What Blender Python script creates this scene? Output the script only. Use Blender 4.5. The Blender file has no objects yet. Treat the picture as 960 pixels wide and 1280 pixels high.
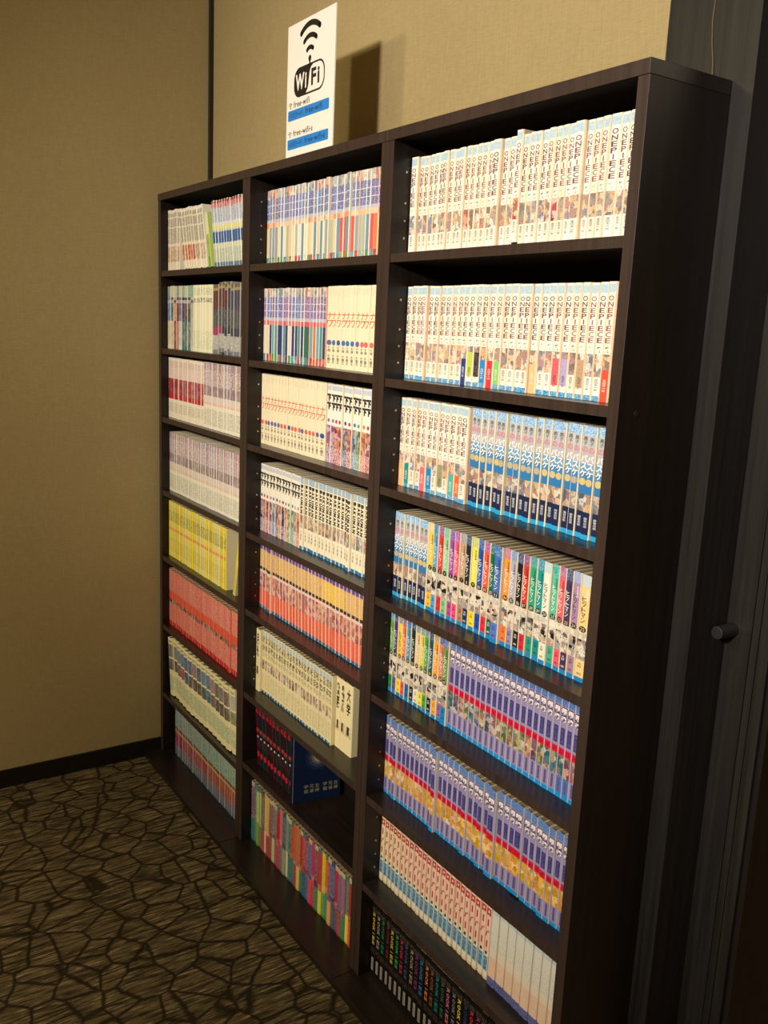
import bpy, math, random
import numpy as np
from mathutils import Matrix, Vector

sc = bpy.context.scene
COL = sc.collection
R = random.Random(11)


def S(r, g, b):
    """sRGB 0-255 to linear"""
    f = lambda c: (c / 255 / 12.92) if c / 255 <= .04045 else ((c / 255 + .055) / 1.055) ** 2.4
    return (f(r), f(g), f(b))


# ------------------------------------------------------------------ camera
F_PX = 1134.4732
cx, cy, cz = 2.75806, -.98233, 1.43626
ya, pi_, ro = .98134, .19914, .04481
fw = Vector((-math.sin(ya) * math.cos(pi_), math.cos(ya) * math.cos(pi_), -math.sin(pi_)))
rt = Vector((math.cos(ya), math.sin(ya), 0))
up = rt.cross(fw)
r2 = rt * math.cos(ro) + up * math.sin(ro)
u2 = -rt * math.sin(ro) + up * math.cos(ro)
cam = bpy.data.cameras.new('camera')
cam_o = bpy.data.objects.new('camera', cam)
COL.objects.link(cam_o)
m = Matrix.Identity(4)
for i in range(3):
    m[i][0], m[i][1], m[i][2] = r2[i], u2[i], -fw[i]
m[0][3], m[1][3], m[2][3] = cx, cy, cz
cam_o.matrix_world = m
cam.sensor_fit = 'VERTICAL'
cam.sensor_height = 36
cam.lens = F_PX * 36 / 1280
cam.clip_start = .02
sc.camera = cam_o

# ------------------------------------------------------------------ world, lamps, exposure
w = bpy.data.worlds.new('room_air')
sc.world = w
w.use_nodes = True
w.node_tree.nodes['Background'].inputs[0].default_value = (.9, .75, .5, 1)
w.node_tree.nodes['Background'].inputs[1].default_value = .05
sc.view_settings.view_transform = 'Standard'
sc.view_settings.look = 'None'
sc.view_settings.gamma = 1
sc.view_settings.exposure = 0
sc.view_settings.use_curve_mapping = False
CEIL = 2.5


def spot(name, loc, aim, power, size, blend, radius, col):
    l = bpy.data.lights.new(name, 'SPOT')
    l.energy = power
    l.spot_size = math.radians(size)
    l.spot_blend = blend
    l.shadow_soft_size = radius
    l.color = col
    o = bpy.data.objects.new(name, l)
    COL.objects.link(o)
    o.location = loc
    d = Vector(aim) - Vector(loc)
    o.rotation_euler = d.to_track_quat('-Z', 'Y').to_euler()
    return o


spot('key_and_fill_spot', (2.85, -3.25, 2.44), (1.5, 0, 1.80), 800, 54, 1.0, .16, (1, .92, .83))
spot('key_and_fill_spot', (1.0, -2.3, 2.44), (.6, 0, .7), 90, 115, 1.0, .12, (1, .84, .52))  # unseen warm fill, added to brighten the left and lower shelves
for (lx, ly, e) in ((1.7, -2.5, 30), (1.0, -3.8, 20), (4.4, -3.4, 10), (2.9, 1.9, 14)):  # unseen fill lights added for bounce, the last one brightens the hall
    l = bpy.data.lights.new('added_fill_light', 'AREA')
    l.energy = e
    l.size = .6
    l.color = (1, .86, .62)
    o = bpy.data.objects.new('added_fill_light', l)
    COL.objects.link(o)
    o.location = (lx, ly, CEIL - .02)


# ------------------------------------------------------------------ materials
def mat(name):
    mt = bpy.data.materials.new(name)
    mt.use_nodes = True
    nt = mt.node_tree
    return mt, nt, nt.nodes['Principled BSDF']


def nd(nt, typ, **kw):
    n = nt.nodes.new(typ)
    for k, v in kw.items():
        if k.startswith('i_'):
            n.inputs[k[2:].replace('_', ' ')].default_value = v
        else:
            setattr(n, k, v)
    return n


def coords(nt, scale, kind='Object', rot=(0, 0, 0)):
    tc = nd(nt, 'ShaderNodeTexCoord')
    mp = nd(nt, 'ShaderNodeMapping')
    mp.inputs['Scale'].default_value = scale
    mp.inputs['Rotation'].default_value = rot
    nt.links.new(tc.outputs[kind], mp.inputs[0])
    return mp.outputs[0]


def mixc(nt, fac, a, b, mode='MIX'):
    n = nd(nt, 'ShaderNodeMix', data_type='RGBA', blend_type=mode)
    for sock, v in ((n.inputs[0], fac), (n.inputs[6], a), (n.inputs[7], b)):
        if hasattr(v, 'links') or hasattr(v, 'is_output'):
            nt.links.new(v, sock)
        elif isinstance(v, tuple):
            sock.default_value = v + (1,) if len(v) == 3 else v
        else:
            sock.default_value = v
    return n.outputs[2]


def ramp(nt, fac, stops, interp='LINEAR'):
    n = nd(nt, 'ShaderNodeValToRGB')
    cr = n.color_ramp
    cr.interpolation = interp
    while len(cr.elements) < len(stops):
        cr.elements.new(.5)
    for e, (p, c) in zip(cr.elements, stops):
        e.position = p
        e.color = (c + (1,)) if isinstance(c, tuple) else (c, c, c, 1)
    nt.links.new(fac, n.inputs[0])
    return n.outputs[0]


def noise(nt, vec, scale, detail=3, rough=.5):
    n = nd(nt, 'ShaderNodeTexNoise')
    n.inputs['Scale'].default_value = scale
    n.inputs['Detail'].default_value = detail
    n.inputs['Roughness'].default_value = rough
    nt.links.new(vec, n.inputs['Vector'])
    return n


def bump(nt, bs, h, strength, dist):
    b = nd(nt, 'ShaderNodeBump')
    b.inputs['Strength'].default_value = strength
    b.inputs['Distance'].default_value = dist
    nt.links.new(h, b.inputs['Height'])
    nt.links.new(b.outputs[0], bs.inputs['Normal'])


def wood(name, base, dark, rough, grain_axis=2, spec=.5):
    mt, nt, bs = mat(name)
    sc3 = [90, 90, 90]
    sc3[grain_axis] = 2.5
    v = coords(nt, tuple(sc3))
    n1 = noise(nt, v, 1.0, 5, .65)
    c = ramp(nt, n1.outputs[0], [(.3, dark), (.7, base)])
    nt.links.new(c, bs.inputs['Base Color'])
    bs.inputs['Roughness'].default_value = rough
    bs.inputs['Specular IOR Level'].default_value = spec
    bump(nt, bs, n1.outputs[0], .15, .0006)
    return mt


M = {}
M['case_v'] = wood('dark_brown_laminate_upright', S(36, 28, 23), S(25, 19, 16), .36, 2, .35)
M['case_h'] = wood('dark_brown_laminate_level', S(38, 29, 24), S(26, 19, 16), .30, 0, .5)
M['edge'] = wood('brown_edge_banding', S(66, 51, 44), S(46, 35, 31), .4, 2, .4)
M['frame'] = wood('dark_stained_timber', S(45, 42, 38), S(25, 23, 21), .42, 2, .45)
M['frame_dark'] = wood('near_black_stained_timber', S(30, 25, 21), S(20, 16, 13), .5, 2, .35)
M['skirt'] = wood('black_skirting', S(30, 25, 18), S(20, 16, 11), .5, 1, .3)

# wall covering: woven paper
mt, nt, bs = mat('woven_beige_wallpaper')
v1 = coords(nt, (60, 60, 900))
n1 = noise(nt, v1, 1, 3, .6)
v2 = coords(nt, (700, 700, 25))
n2 = noise(nt, v2, 1, 2, .6)
v3 = coords(nt, (1.2, 1.2, 1.2))
n3 = noise(nt, v3, 1, 2, .5)
c = ramp(nt, n1.outputs[0], [(.3, S(150, 134, 92)), (.7, S(174, 155, 110))])
c = mixc(nt, .25, c, ramp(nt, n2.outputs[0], [(.3, S(134, 118, 78)), (.7, S(188, 168, 124))]))
c = mixc(nt, .18, c, ramp(nt, n3.outputs[0], [(.3, S(136, 116, 78)), (.7, S(184, 162, 118))]))
nt.links.new(c, bs.inputs['Base Color'])
bs.inputs['Roughness'].default_value = .85
bs.inputs['Specular IOR Level'].default_value = .2
bump(nt, bs, n1.outputs[0], .25, .0006)
M['paper'] = mt

# carpet: streaks along Y broken by a crackle of dark lines
mt, nt, bs = mat('crackle_pattern_carpet')
v0 = coords(nt, (1, 1, 1))
nw = noise(nt, v0, 7, 5, .68)
vadd = nd(nt, 'ShaderNodeMix', data_type='RGBA', blend_type='LINEAR_LIGHT')
vadd.inputs[0].default_value = .013
nt.links.new(v0, vadd.inputs[6])
nt.links.new(nw.outputs['Color'], vadd.inputs[7])
vo = nd(nt, 'ShaderNodeTexVoronoi', feature='DISTANCE_TO_EDGE')
vo.inputs['Scale'].default_value = 12
vo.inputs['Randomness'].default_value = .97
nt.links.new(vadd.outputs[2], vo.inputs['Vector'])
crack = ramp(nt, vo.outputs['Distance'], [(.018, .08), (.066, 1.0)])
vs = coords(nt, (190, 15, 1))
ns = noise(nt, vs, 1, 4, .7)
vs2 = coords(nt, (95, 9, 1))
ns2 = noise(nt, vs2, 1, 2, .5)
st = ramp(nt, ns.outputs[0], [(.38, S(32, 26, 15)), (.48, S(60, 51, 32)), (.57, S(102, 89, 62)), (.66, S(176, 158, 120))])
st = mixc(nt, .4, st, ramp(nt, ns2.outputs[0], [(.4, S(38, 31, 20)), (.6, S(122, 107, 76))]))
c = mixc(nt, crack, S(36, 28, 17), st)
nf = noise(nt, v0, 900, 2, .5)
c = mixc(nt, .35, c, nf.outputs[0], 'OVERLAY')
nt.links.new(c, bs.inputs['Base Color'])
bs.inputs['Roughness'].default_value = .95
bs.inputs['Specular IOR Level'].default_value = .1
bump(nt, bs, mixc(nt, .5, crack, nf.outputs[0]), .6, .003)
M['carpet'] = mt


def plain(name, col, rough=.5, spec=.4, metal=0, nz=0):
    mt, nt, bs = mat(name)
    v = coords(nt, (1, 1, 1))
    n = noise(nt, v, 60, 3, .6)
    c = ramp(nt, n.outputs[0], [(.3, tuple(x * (1 - nz) for x in col)), (.7, tuple(min(1, x * (1 + nz)) for x in col))])
    nt.links.new(c, bs.inputs['Base Color'])
    bs.inputs['Roughness'].default_value = rough
    bs.inputs['Specular IOR Level'].default_value = spec
    bs.inputs['Metallic'].default_value = metal
    return mt


M['ceiling'] = plain('ceiling_paint', S(205, 195, 175), .9, .2, 0, .03)
M['void'] = plain('shade_dark_board', S(24, 18, 15), .9, .1, 0, .08)  # board colour darkened, shade inside the cases is put into it
M['steel'] = plain('steel_peg', S(190, 185, 175), .3, .5, 1, .05)
M['board'] = plain('white_sign_board', S(238, 232, 222), .45, .4, 0, .01)
M['black_ink'] = plain('black_print', S(38, 32, 28), .5, .3, 0, .05)
M['blue_ink'] = plain('blue_print', S(45, 128, 205), .5, .3, 0, .03)
M['rubber'] = plain('black_rubber', S(38, 36, 34), .45, .5, 0, .05)
M['wire'] = plain('brown_wire', S(108, 92, 68), .5, .3, 0, .05)
M['planks'] = wood('brown_floor_planks', S(150, 112, 66), S(110, 78, 44), .4, 1, .4)
M['film'] = plain('frosted_plastic_film', S(190, 200, 205), .15, .6, 0, .02)

# print on the books: colours, inks and pictures come from attributes of each cover
mt, nt, bs = mat('printed_cover')
aC = nd(nt, 'ShaderNodeAttribute', attribute_name='Col')
aI = nd(nt, 'ShaderNodeAttribute', attribute_name='Ink')
aP = nd(nt, 'ShaderNodeAttribute', attribute_name='Pat')
aU = nd(nt, 'ShaderNodeAttribute', attribute_name='Puv')
sx = nd(nt, 'ShaderNodeSeparateXYZ')
nt.links.new(aP.outputs['Vector'], sx.inputs[0])
nd1 = noise(nt, aU.outputs['Vector'], 160, 2, .6)
vm = nd(nt, 'ShaderNodeMix', data_type='RGBA', blend_type='LINEAR_LIGHT')
vm.inputs[0].default_value = .0035
nt.links.new(aU.outputs['Vector'], vm.inputs[6])
nt.links.new(nd1.outputs['Color'], vm.inputs[7])
vo = nd(nt, 'ShaderNodeTexVoronoi', feature='F1')
vo.inputs['Scale'].default_value = 105
nt.links.new(vm.outputs[2], vo.inputs['Vector'])
sr = nd(nt, 'ShaderNodeSeparateColor')
nt.links.new(vo.outputs['Color'], sr.inputs[0])
pal = ramp(nt, sr.outputs[0], [(0, S(44, 36, 40)), (.20, S(232, 196, 164)), (.34, S(240, 232, 218)), (.5, S(176, 92, 82)),
                               (.62, S(96, 110, 140)), (.74, S(214, 170, 104)), (.86, S(130, 120, 112))], 'CONSTANT')
mono = ramp(nt, sr.outputs[1], [(0, S(36, 32, 36)), (.20, S(220, 210, 194)), (.45, S(150, 144, 138)), (.62, S(226, 214, 196)), (.82, S(104, 96, 98)), (.92, S(196, 160, 140))], 'CONSTANT')
pal = mixc(nt, .38, pal, aC.outputs['Color'])
pal = mixc(nt, sx.outputs[2], pal, mono)
lines = noise(nt, aU.outputs['Vector'], 420, 2, .6)
pal = mixc(nt, ramp(nt, lines.outputs[0], [(.58, 0.0), (.64, .7)]), pal, S(50, 42, 44))
base = mixc(nt, sx.outputs[0], aC.outputs['Color'], pal)
mp = nd(nt, 'ShaderNodeMapping')
mp.inputs['Scale'].default_value = (420, 1, 340)
nt.links.new(aU.outputs['Vector'], mp.inputs[0])
ink = noise(nt, mp.outputs[0], 1, 1, .5)
im = ramp(nt, ink.outputs[0], [(.47, 0.0), (.51, 1.0)])
mul = nd(nt, 'ShaderNodeMath', operation='MULTIPLY')
nt.links.new(im, mul.inputs[0])
nt.links.new(sx.outputs[1], mul.inputs[1])
base = mixc(nt, mul.outputs[0], base, aI.outputs['Color'])
nt.links.new(base, bs.inputs['Base Color'])
bs.inputs['Roughness'].default_value = .42
bs.inputs['Specular IOR Level'].default_value = .25
M['print'] = mt

mt, nt, bs = mat('printed_lettering')
aC = nd(nt, 'ShaderNodeAttribute', attribute_name='Col')
nt.links.new(aC.outputs['Color'], bs.inputs['Base Color'])
bs.inputs['Roughness'].default_value = .45
M['letters'] = mt

mt, nt, bs = mat('paper_pages')
v = coords(nt, (2500, 40, 40))
n = noise(nt, v, 1, 2, .5)
c = ramp(nt, n.outputs[0], [(.3, S(112, 92, 62)), (.7, S(158, 138, 98))])
nt.links.new(c, bs.inputs['Base Color'])
bs.inputs['Roughness'].default_value = .9
M['pages'] = mt


# ------------------------------------------------------------------ mesh helpers
class MB:
    def __init__(s):
        s.v, s.f = [], []

    def box(s, a, b):
        x0, y0, z0 = a
        x1, y1, z1 = b
        n = len(s.v)
        s.v += [(x0, y0, z0), (x1, y0, z0), (x1, y1, z0), (x0, y1, z0), (x0, y0, z1), (x1, y0, z1), (x1, y1, z1), (x0, y1, z1)]
        s.f += [tuple(n + i for i in q) for q in ((3, 2, 1, 0), (4, 5, 6, 7), (0, 1, 5, 4), (1, 2, 6, 5), (2, 3, 7, 6), (3, 0, 4, 7))]
        return s

    def prism(s, pts, y0, y1):
        """outline in XZ, extruded along Y (y0 front)"""
        n = len(s.v)
        k = len(pts)
        s.v += [(x, y0, z) for x, z in pts] + [(x, y1, z) for x, z in pts]
        s.f.append(tuple(n + i for i in range(k)))
        s.f.append(tuple(n + k + i for i in reversed(range(k))))
        for i in range(k):
            j = (i + 1) % k
            s.f.append((n + i, n + k + i, n + k + j, n + j))
        return s

    def cyl(s, c, axis, r, h, n=12, r2=None):
        a = Vector(axis).normalized()
        t = a.orthogonal().normalized()
        b = a.cross(t)
        k = len(s.v)
        r2 = r if r2 is None else r2
        for hh, rr in ((0, r), (h, r2)):
            for i in range(n):
                q = 2 * math.pi * i / n
                p = Vector(c) + a * hh + (t * math.cos(q) + b * math.sin(q)) * rr
                s.v.append(tuple(p))
        s.f.append(tuple(k + i for i in reversed(range(n))))
        s.f.append(tuple(k + n + i for i in range(n)))
        for i in range(n):
            j = (i + 1) % n
            s.f.append((k + i, k + j, k + n + j, k + n + i))
        return s

    def build(s, name, material, parent=None, bevel=0, loc=None, kind=None, front=None):
        me = bpy.data.meshes.new(name)
        me.from_pydata(s.v, [], s.f)
        me.materials.append(material)
        if front:                       # edge banding on the face towards the room
            me.materials.append(front)
            me.polygons[2].material_index = 1
            if name != 'side_panel':    # underside coloured darker to stand in for the shade below the board
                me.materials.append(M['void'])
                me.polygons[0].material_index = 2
        o = bpy.data.objects.new(name, me)
        COL.objects.link(o)
        if parent:
            o.parent = parent
        if loc:
            o.location = loc
        if bevel:
            b = o.modifiers.new('edge', 'BEVEL')
            b.width = bevel
            b.segments = 2
            b.limit_method = 'ANGLE'
        if kind:
            o['kind'] = kind
        return o


def empty(name, loc=(0, 0, 0)):
    o = bpy.data.objects.new(name, None)
    o.empty_display_size = .05
    COL.objects.link(o)
    o.location = loc
    return o


def tag(o, label, cat, group=None, kind=None):
    o['label'] = label
    o['category'] = cat
    if group:
        o['group'] = group
    if kind:
        o['kind'] = kind
    return o


# ------------------------------------------------------------------ glyphs
_fc = bpy.data.curves.new('glyph_source', 'FONT')
_fo = bpy.data.objects.new('glyph_source', _fc)
COL.objects.link(_fo)
_fc.resolution_u = 2
_G = {}


def glyph(ch, bold=0.0):
    """unit glyph: array of (x, z) centred, both spans -.5...5, triangles, width/height ratio"""
    key = (ch, bold)
    if key in _G:
        return _G[key]
    _fc.body = ch
    _fc.offset = bold
    dg = bpy.context.evaluated_depsgraph_get()
    dg.update()
    me = bpy.data.meshes.new_from_object(_fo.evaluated_get(dg))
    co = np.array([v.co[:2] for v in me.vertices]) if len(me.vertices) else np.zeros((0, 2))
    me.calc_loop_triangles()
    tr = np.array([t.vertices[:] for t in me.loop_triangles], int).reshape(-1, 3)
    bpy.data.meshes.remove(me)
    if len(co):
        lo, hi = co.min(0), co.max(0)
        sz = np.maximum(hi - lo, 1e-3)
        asp = sz[0] / sz[1]
        big = max(sz)
        co = (co - (lo + hi) / 2)
    else:
        sz = np.array([1, 1.])
        asp, big = 1, 1
    _G[key] = (co, sz, tr)
    return _G[key]


def put(L, ch, cxx, czz, w_, h_, col, y=-.00025, rot=0, bold=0.0, keep=False):
    """append one glyph, fitted to w_ x h_, to the lettering list L"""
    co, sz, tr = glyph(ch, bold)
    if not len(co):
        return
    if ch in ('ー', '-', 'I', 'i', 'l', '1', '一', '.', '・', ':'):
        keep = True
    p = co.copy()
    if rot:
        p = np.stack([p[:, 1], -p[:, 0]], 1)
        sz = sz[::-1]
    if keep:
        k = min(w_ / sz[0], h_ / sz[1])
        if ch in ('ー', '-') or rot:
            p = p * np.array([w_ / sz[0] if rot and ch != 'ー' else min(k * 1.0, w_ / sz[0]), k])
        else:
            p = p * k * np.array([1.7 if ch in 'I1il' and not rot else 1, 1])
    else:
        p = p * np.array([w_ / sz[0], h_ / sz[1]])
    n = L['n']
    L['v'].append(np.stack([p[:, 0] + cxx, np.full(len(p), y), p[:, 1] + czz], 1))
    L['t'].append(tr + n)
    L['c'].append(np.tile(np.array(list(col) + [1.0]), (len(p), 1)))
    L['n'] = n + len(p)


def rect(L, x0, x1, z0, z1, col, y=-.00015):
    n = L['n']
    L['v'].append(np.array([(x0, y, z0), (x1, y, z0), (x1, y, z1), (x0, y, z1)]))
    L['t'].append(np.array([(0, 1, 2), (0, 2, 3)]) + n)
    L['c'].append(np.tile(np.array(list(col) + [1.0]), (4, 1)))
    L['n'] = n + 4


def disc(L, x, z, r, col, y=-.0002, rz=None):
    rz = rz or r
    n = L['n']
    pts = [(x, y, z)] + [(x + r * math.cos(i * math.pi / 5), y, z + rz * math.sin(i * math.pi / 5)) for i in range(10)]
    L['v'].append(np.array(pts))
    L['t'].append(np.array([(0, 1 + i, 1 + (i + 1) % 10) for i in range(10)]) + n)
    L['c'].append(np.tile(np.array(list(col) + [1.0]), (11, 1)))
    L['n'] = n + 11


def newL():
    return {'v': [], 't': [], 'c': [], 'n': 0}


def stack(L, text, x, ztop, zbot, w_, col, gap=.12, bold=0.0, y=-.00025):
    n = len(text)
    ch_h = (ztop - zbot) / n
    for i, ch in enumerate(text):
        zc = ztop - (i + .5) * ch_h
        put(L, ch, x, zc, w_, ch_h * (1 - gap), col, y, rot=1 if ch == 'ー' else 0, bold=bold)


def rotated(L, text, x, ztop, zbot, w_, col, bold=0.0, y=-.00025):
    n = len(text)
    hh = (ztop - zbot) / n
    for i, ch in enumerate(text):
        put(L, ch, x, ztop - (i + .5) * hh, w_, hh * .86, col, y, rot=1, bold=bold)


# ------------------------------------------------------------------ book geometry
CREAM = S(236, 224, 190)


class Book:
    """one paperback: covers with printed spine, page block, lettering; local frame has the spine at y = 0"""

    def __init__(s, w_, h_, d_, bands, cover=CREAM, round_=.0011, side=None, seed=None, xoff=None, own=False):
        s.w, s.h, s.d = w_, h_, d_
        s.L = newL()
        s.q, s.col, s.ink, s.pat, s.uv = [], [], [], [], []
        seed = R.random() * 9 if seed is None else seed
        s.seed = seed
        u0 = seed if xoff is None else xoff
        c = round_
        if c > .002:
            xs = [(0, c), (c * .3, c * .3), (c, 0), (w_ - c, 0), (w_ - c * .3, c * .3), (w_, c)]
        else:
            xs = [(0, c), (c, 0), (w_ - c, 0), (w_, c)]
        bands = sorted(bands, key=lambda b: b[0])
        for bi, b in enumerate(bands):
            t0 = b[0]
            t1 = bands[bi + 1][0] if bi + 1 < len(bands) else 1.0
            z1, z0 = h_ * (1 - t0), h_ * (1 - t1)
            for k in range(len(xs) - 1):
                (xa, ya_), (xb, yb) = xs[k], xs[k + 1]
                last = k == len(xs) - 2 and c <= .002 and not own
                s.quad([(xa, ya_, z0), (xb, yb, z0), (xb, yb, z1), (xa, ya_, z1)],
                       cover if last else b[1], b[4] if len(b) > 4 else (.05, .04, .04),
                       0 if last else (b[2] if len(b) > 2 else 0), 0 if last else (b[3] if len(b) > 3 else 0), u0)
        th = .0009
        cv = side or cover
        e = (1, 0)
        # outer, inner and edges of the two cover boards (spine return closed by the page block)
        for (xo, xi, sgn) in ((0, th, -1), (w_, w_ - th, 1)):
            A = [(xo, c, 0), (xo, d_, 0), (xo, d_, h_), (xo, c, h_)]
            B = [(xi, .0006, 0), (xi, d_, 0), (xi, d_, h_), (xi, .0006, h_)]
            if sgn < 0:
                s.quad([A[1], A[0], A[3], A[2]], cv, CREAM, *(s.side_pat(side)), u0)
                s.quad(B, CREAM, CREAM, 0, 0, u0)
                s.quad([A[1], A[2], B[2], B[1]], cv, CREAM, 0, 0, u0)
                s.quad([A[3], B[3], B[2], A[2]], cv, CREAM, 0, 0, u0)
                s.quad([A[0], A[1], B[1], B[0]], cv, CREAM, 0, 0, u0)
            else:
                s.quad(A, cv, CREAM, *(s.side_pat(side)), u0)
                s.quad([B[1], B[0], B[3], B[2]], CREAM, CREAM, 0, 0, u0)
                s.quad([A[2], A[1], B[1], B[2]], cv, CREAM, 0, 0, u0)
                s.quad([A[3], A[2], B[2], B[3]], cv, CREAM, 0, 0, u0)
                s.quad([A[1], A[0], B[0], B[1]], cv, CREAM, 0, 0, u0)
        # spine cap, top and bottom
        for z in (h_, 0):
            n = len(xs)
            front = [(x, y, z) for x, y in xs]
            pts = [front[0]] + front[1:-1] + [front[-1]]
            poly = [(p[0], p[1], p[2]) for p in pts]
            back = [(w_ - th, .0012 + c, z), (th, .0012 + c, z)]
            for k in range(len(poly) - 1):
                q = [poly[k], poly[k + 1], back[0] if k >= (len(poly) - 1) / 2 else back[1], back[1] if k < (len(poly) - 1) / 2 else back[1]]
                if k < (len(poly) - 1) / 2:
                    q = [poly[k], poly[k + 1], back[0] if k + 1 >= len(poly) / 2 else back[1], back[1]]
                if len(set(q)) < 4:
                    q = list(dict.fromkeys(q))
                if z == 0:
                    q = q[::-1]
                s.quad(q, cover, CREAM, 0, 0, u0)

    def side_pat(s, side):
        return (0, 0)

    def quad(s, pts, col, ink, art, inkf, u0):
        s.q.append(pts)
        s.col.append(col)
        s.ink.append(ink)
        s.pat.append((min(art, 1), inkf, 1.0 if art > 1 else 0))
        s.uv.append([(p[0] + u0 + p[1], s.seed, p[2] + s.seed * .37) for p in pts])

    def arrays(s):
        V, Fq, C, I, P, U = [], [], [], [], [], []
        for q, c, i, p, u in zip(s.q, s.col, s.ink, s.pat, s.uv):
            n = len(V)
            V += q
            Fq.append(tuple(range(n, n + len(q))))
            C += [tuple(c) + (1,)] * len(q)
            I += [tuple(i) + (1,)] * len(q)
            P += [p] * len(q)
            U += u
        return V, Fq, C, I, P, U

    def pages(s):
        w_, h_, d_ = s.w, s.h, s.d
        mb = MB()
        mb.box((.00095, .0014, .0012), (w_ - .00095, d_ - .001, h_ - .0012))
        return mb.v, mb.f

    def letters(s):
        if not s.L['n']:
            return None
        return np.concatenate(s.L['v']), np.concatenate(s.L['t']), np.concatenate(s.L['c'])


def attr_mesh(name, V, Fq, C, I=None, P=None, U=None, mats=(), mi=None):
    me = bpy.data.meshes.new(name)
    me.from_pydata([tuple(v) for v in V], [], [tuple(int(i) for i in f) for f in Fq])
    a = me.attributes.new('Col', 'FLOAT_COLOR', 'POINT')
    a.data.foreach_set('color', np.array(C, 'f').ravel())
    if I is not None:
        a = me.attributes.new('Ink', 'FLOAT_COLOR', 'POINT')
        a.data.foreach_set('color', np.array(I, 'f').ravel())
        a = me.attributes.new('Pat', 'FLOAT_VECTOR', 'POINT')
        a.data.foreach_set('vector', np.array(P, 'f').ravel())
        a = me.attributes.new('Puv', 'FLOAT_VECTOR', 'POINT')
        a.data.foreach_set('vector', np.array(U, 'f').ravel())
    for m_ in mats:
        me.materials.append(m_)
    if mi is not None:
        me.polygons.foreach_set('material_index', np.array(mi, 'i'))
    me.validate()
    return me


CUR = [0]
ALL = []      # every paperback to be placed: (book, matrix, label, group, name)


def place(b, x, y, z, tilt=0, yaw=0, label='', group='', lean=0, force=False, cat='comic', name='comic_book', pivot='bottom'):
    mtx = Matrix.Translation((x, y, z)) @ Matrix.Rotation(yaw, 4, 'Z') @ Matrix.Rotation(tilt, 4, 'Y') @ Matrix.Rotation(lean, 4, 'X')
    ALL.append(dict(b=b, m=mtx, label=label, group=group, name=name, cat=cat, force=force))


ORD = ['first', 'second', 'third', 'fourth', 'fifth', 'sixth', 'seventh', 'eighth', 'ninth', 'tenth', 'eleventh', 'twelfth', 'thirteenth',
       'fourteenth', 'fifteenth', 'sixteenth', 'seventeenth', 'eighteenth', 'nineteenth', 'twentieth']
ORD += ['twenty-' + o for o in ORD[:9]] + ['thirtieth'] + ['thirty-' + o for o in ORD[:9]] + ['fortieth']
CASE_X = [0.0, .6237, 1.2474]
CASE_W = .6237
T = .0208
SH = {3: [1.5765, 1.3422, 1.1289, .8993, .6888, .4558, .2467],
      2: [1.5762, 1.3448, 1.134, .9046, .6953, .461, .256],
      1: [1.5772, 1.3479, 1.1378, .9067, .6941, .4628, .2272]}
BASE_H = .016
SHELF_N = ['top', 'second', 'third', 'fourth', 'fifth', 'sixth', 'seventh', 'bottom']
CASE_N = {1: 'far bookcase', 2: 'middle bookcase', 3: 'near bookcase'}


def floor_z(case, row):
    return (SH[case] + [BASE_H])[row - 1]


def fill(case, row, x0, x1, specs, y, looks, group, first=0, tilt=0, jit=.0013, wj=.05):
    """place a run of books between x0 and x1 (metres from the case's left side). specs: list of functions(i, w) -> Book; looks: label text per book"""
    n = len(specs)
    ws = [1 + R.uniform(-wj, wj) + getattr(sp, 'extra', 0) for sp in specs]
    k = (x1 - x0) / sum(ws)
    x = CASE_X[case - 1] + x0
    z = floor_z(case, row)
    for i, sp in enumerate(specs):
        wd = ws[i] * k
        CUR[0] = x
        b = sp(i, wd - (.0004 if case == 3 else .0007))
        dy = getattr(sp, 'dy', 0)
        yy = y + R.uniform(-jit, jit) + dy
        tl = tilt if not callable(tilt) else tilt(i)
        look = looks[i] if isinstance(looks, list) else looks
        zz = z + .0004 + getattr(sp, 'dz', 0) + (abs(math.sin(tl)) * b.w if tl > 0 else 0)
        place(b, x, yy, zz, tilt=tl, label='%s, %s from left, %s shelf, %s' % (look, ORD[first + i], SHELF_N[row - 1], CASE_N[case]),
              group=group)
        x += wd


class Sp:
    def __init__(s, fn, extra=0, dy=0, dz=0):
        s.fn, s.extra, s.dy, s.dz = fn, extra, dy, dz

    def __call__(s, i, w_):
        return s.fn(i, w_)


pick = R.choice
BLUEFOOT = S(35, 145, 200)
GREYINK = S(70, 62, 60)

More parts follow.
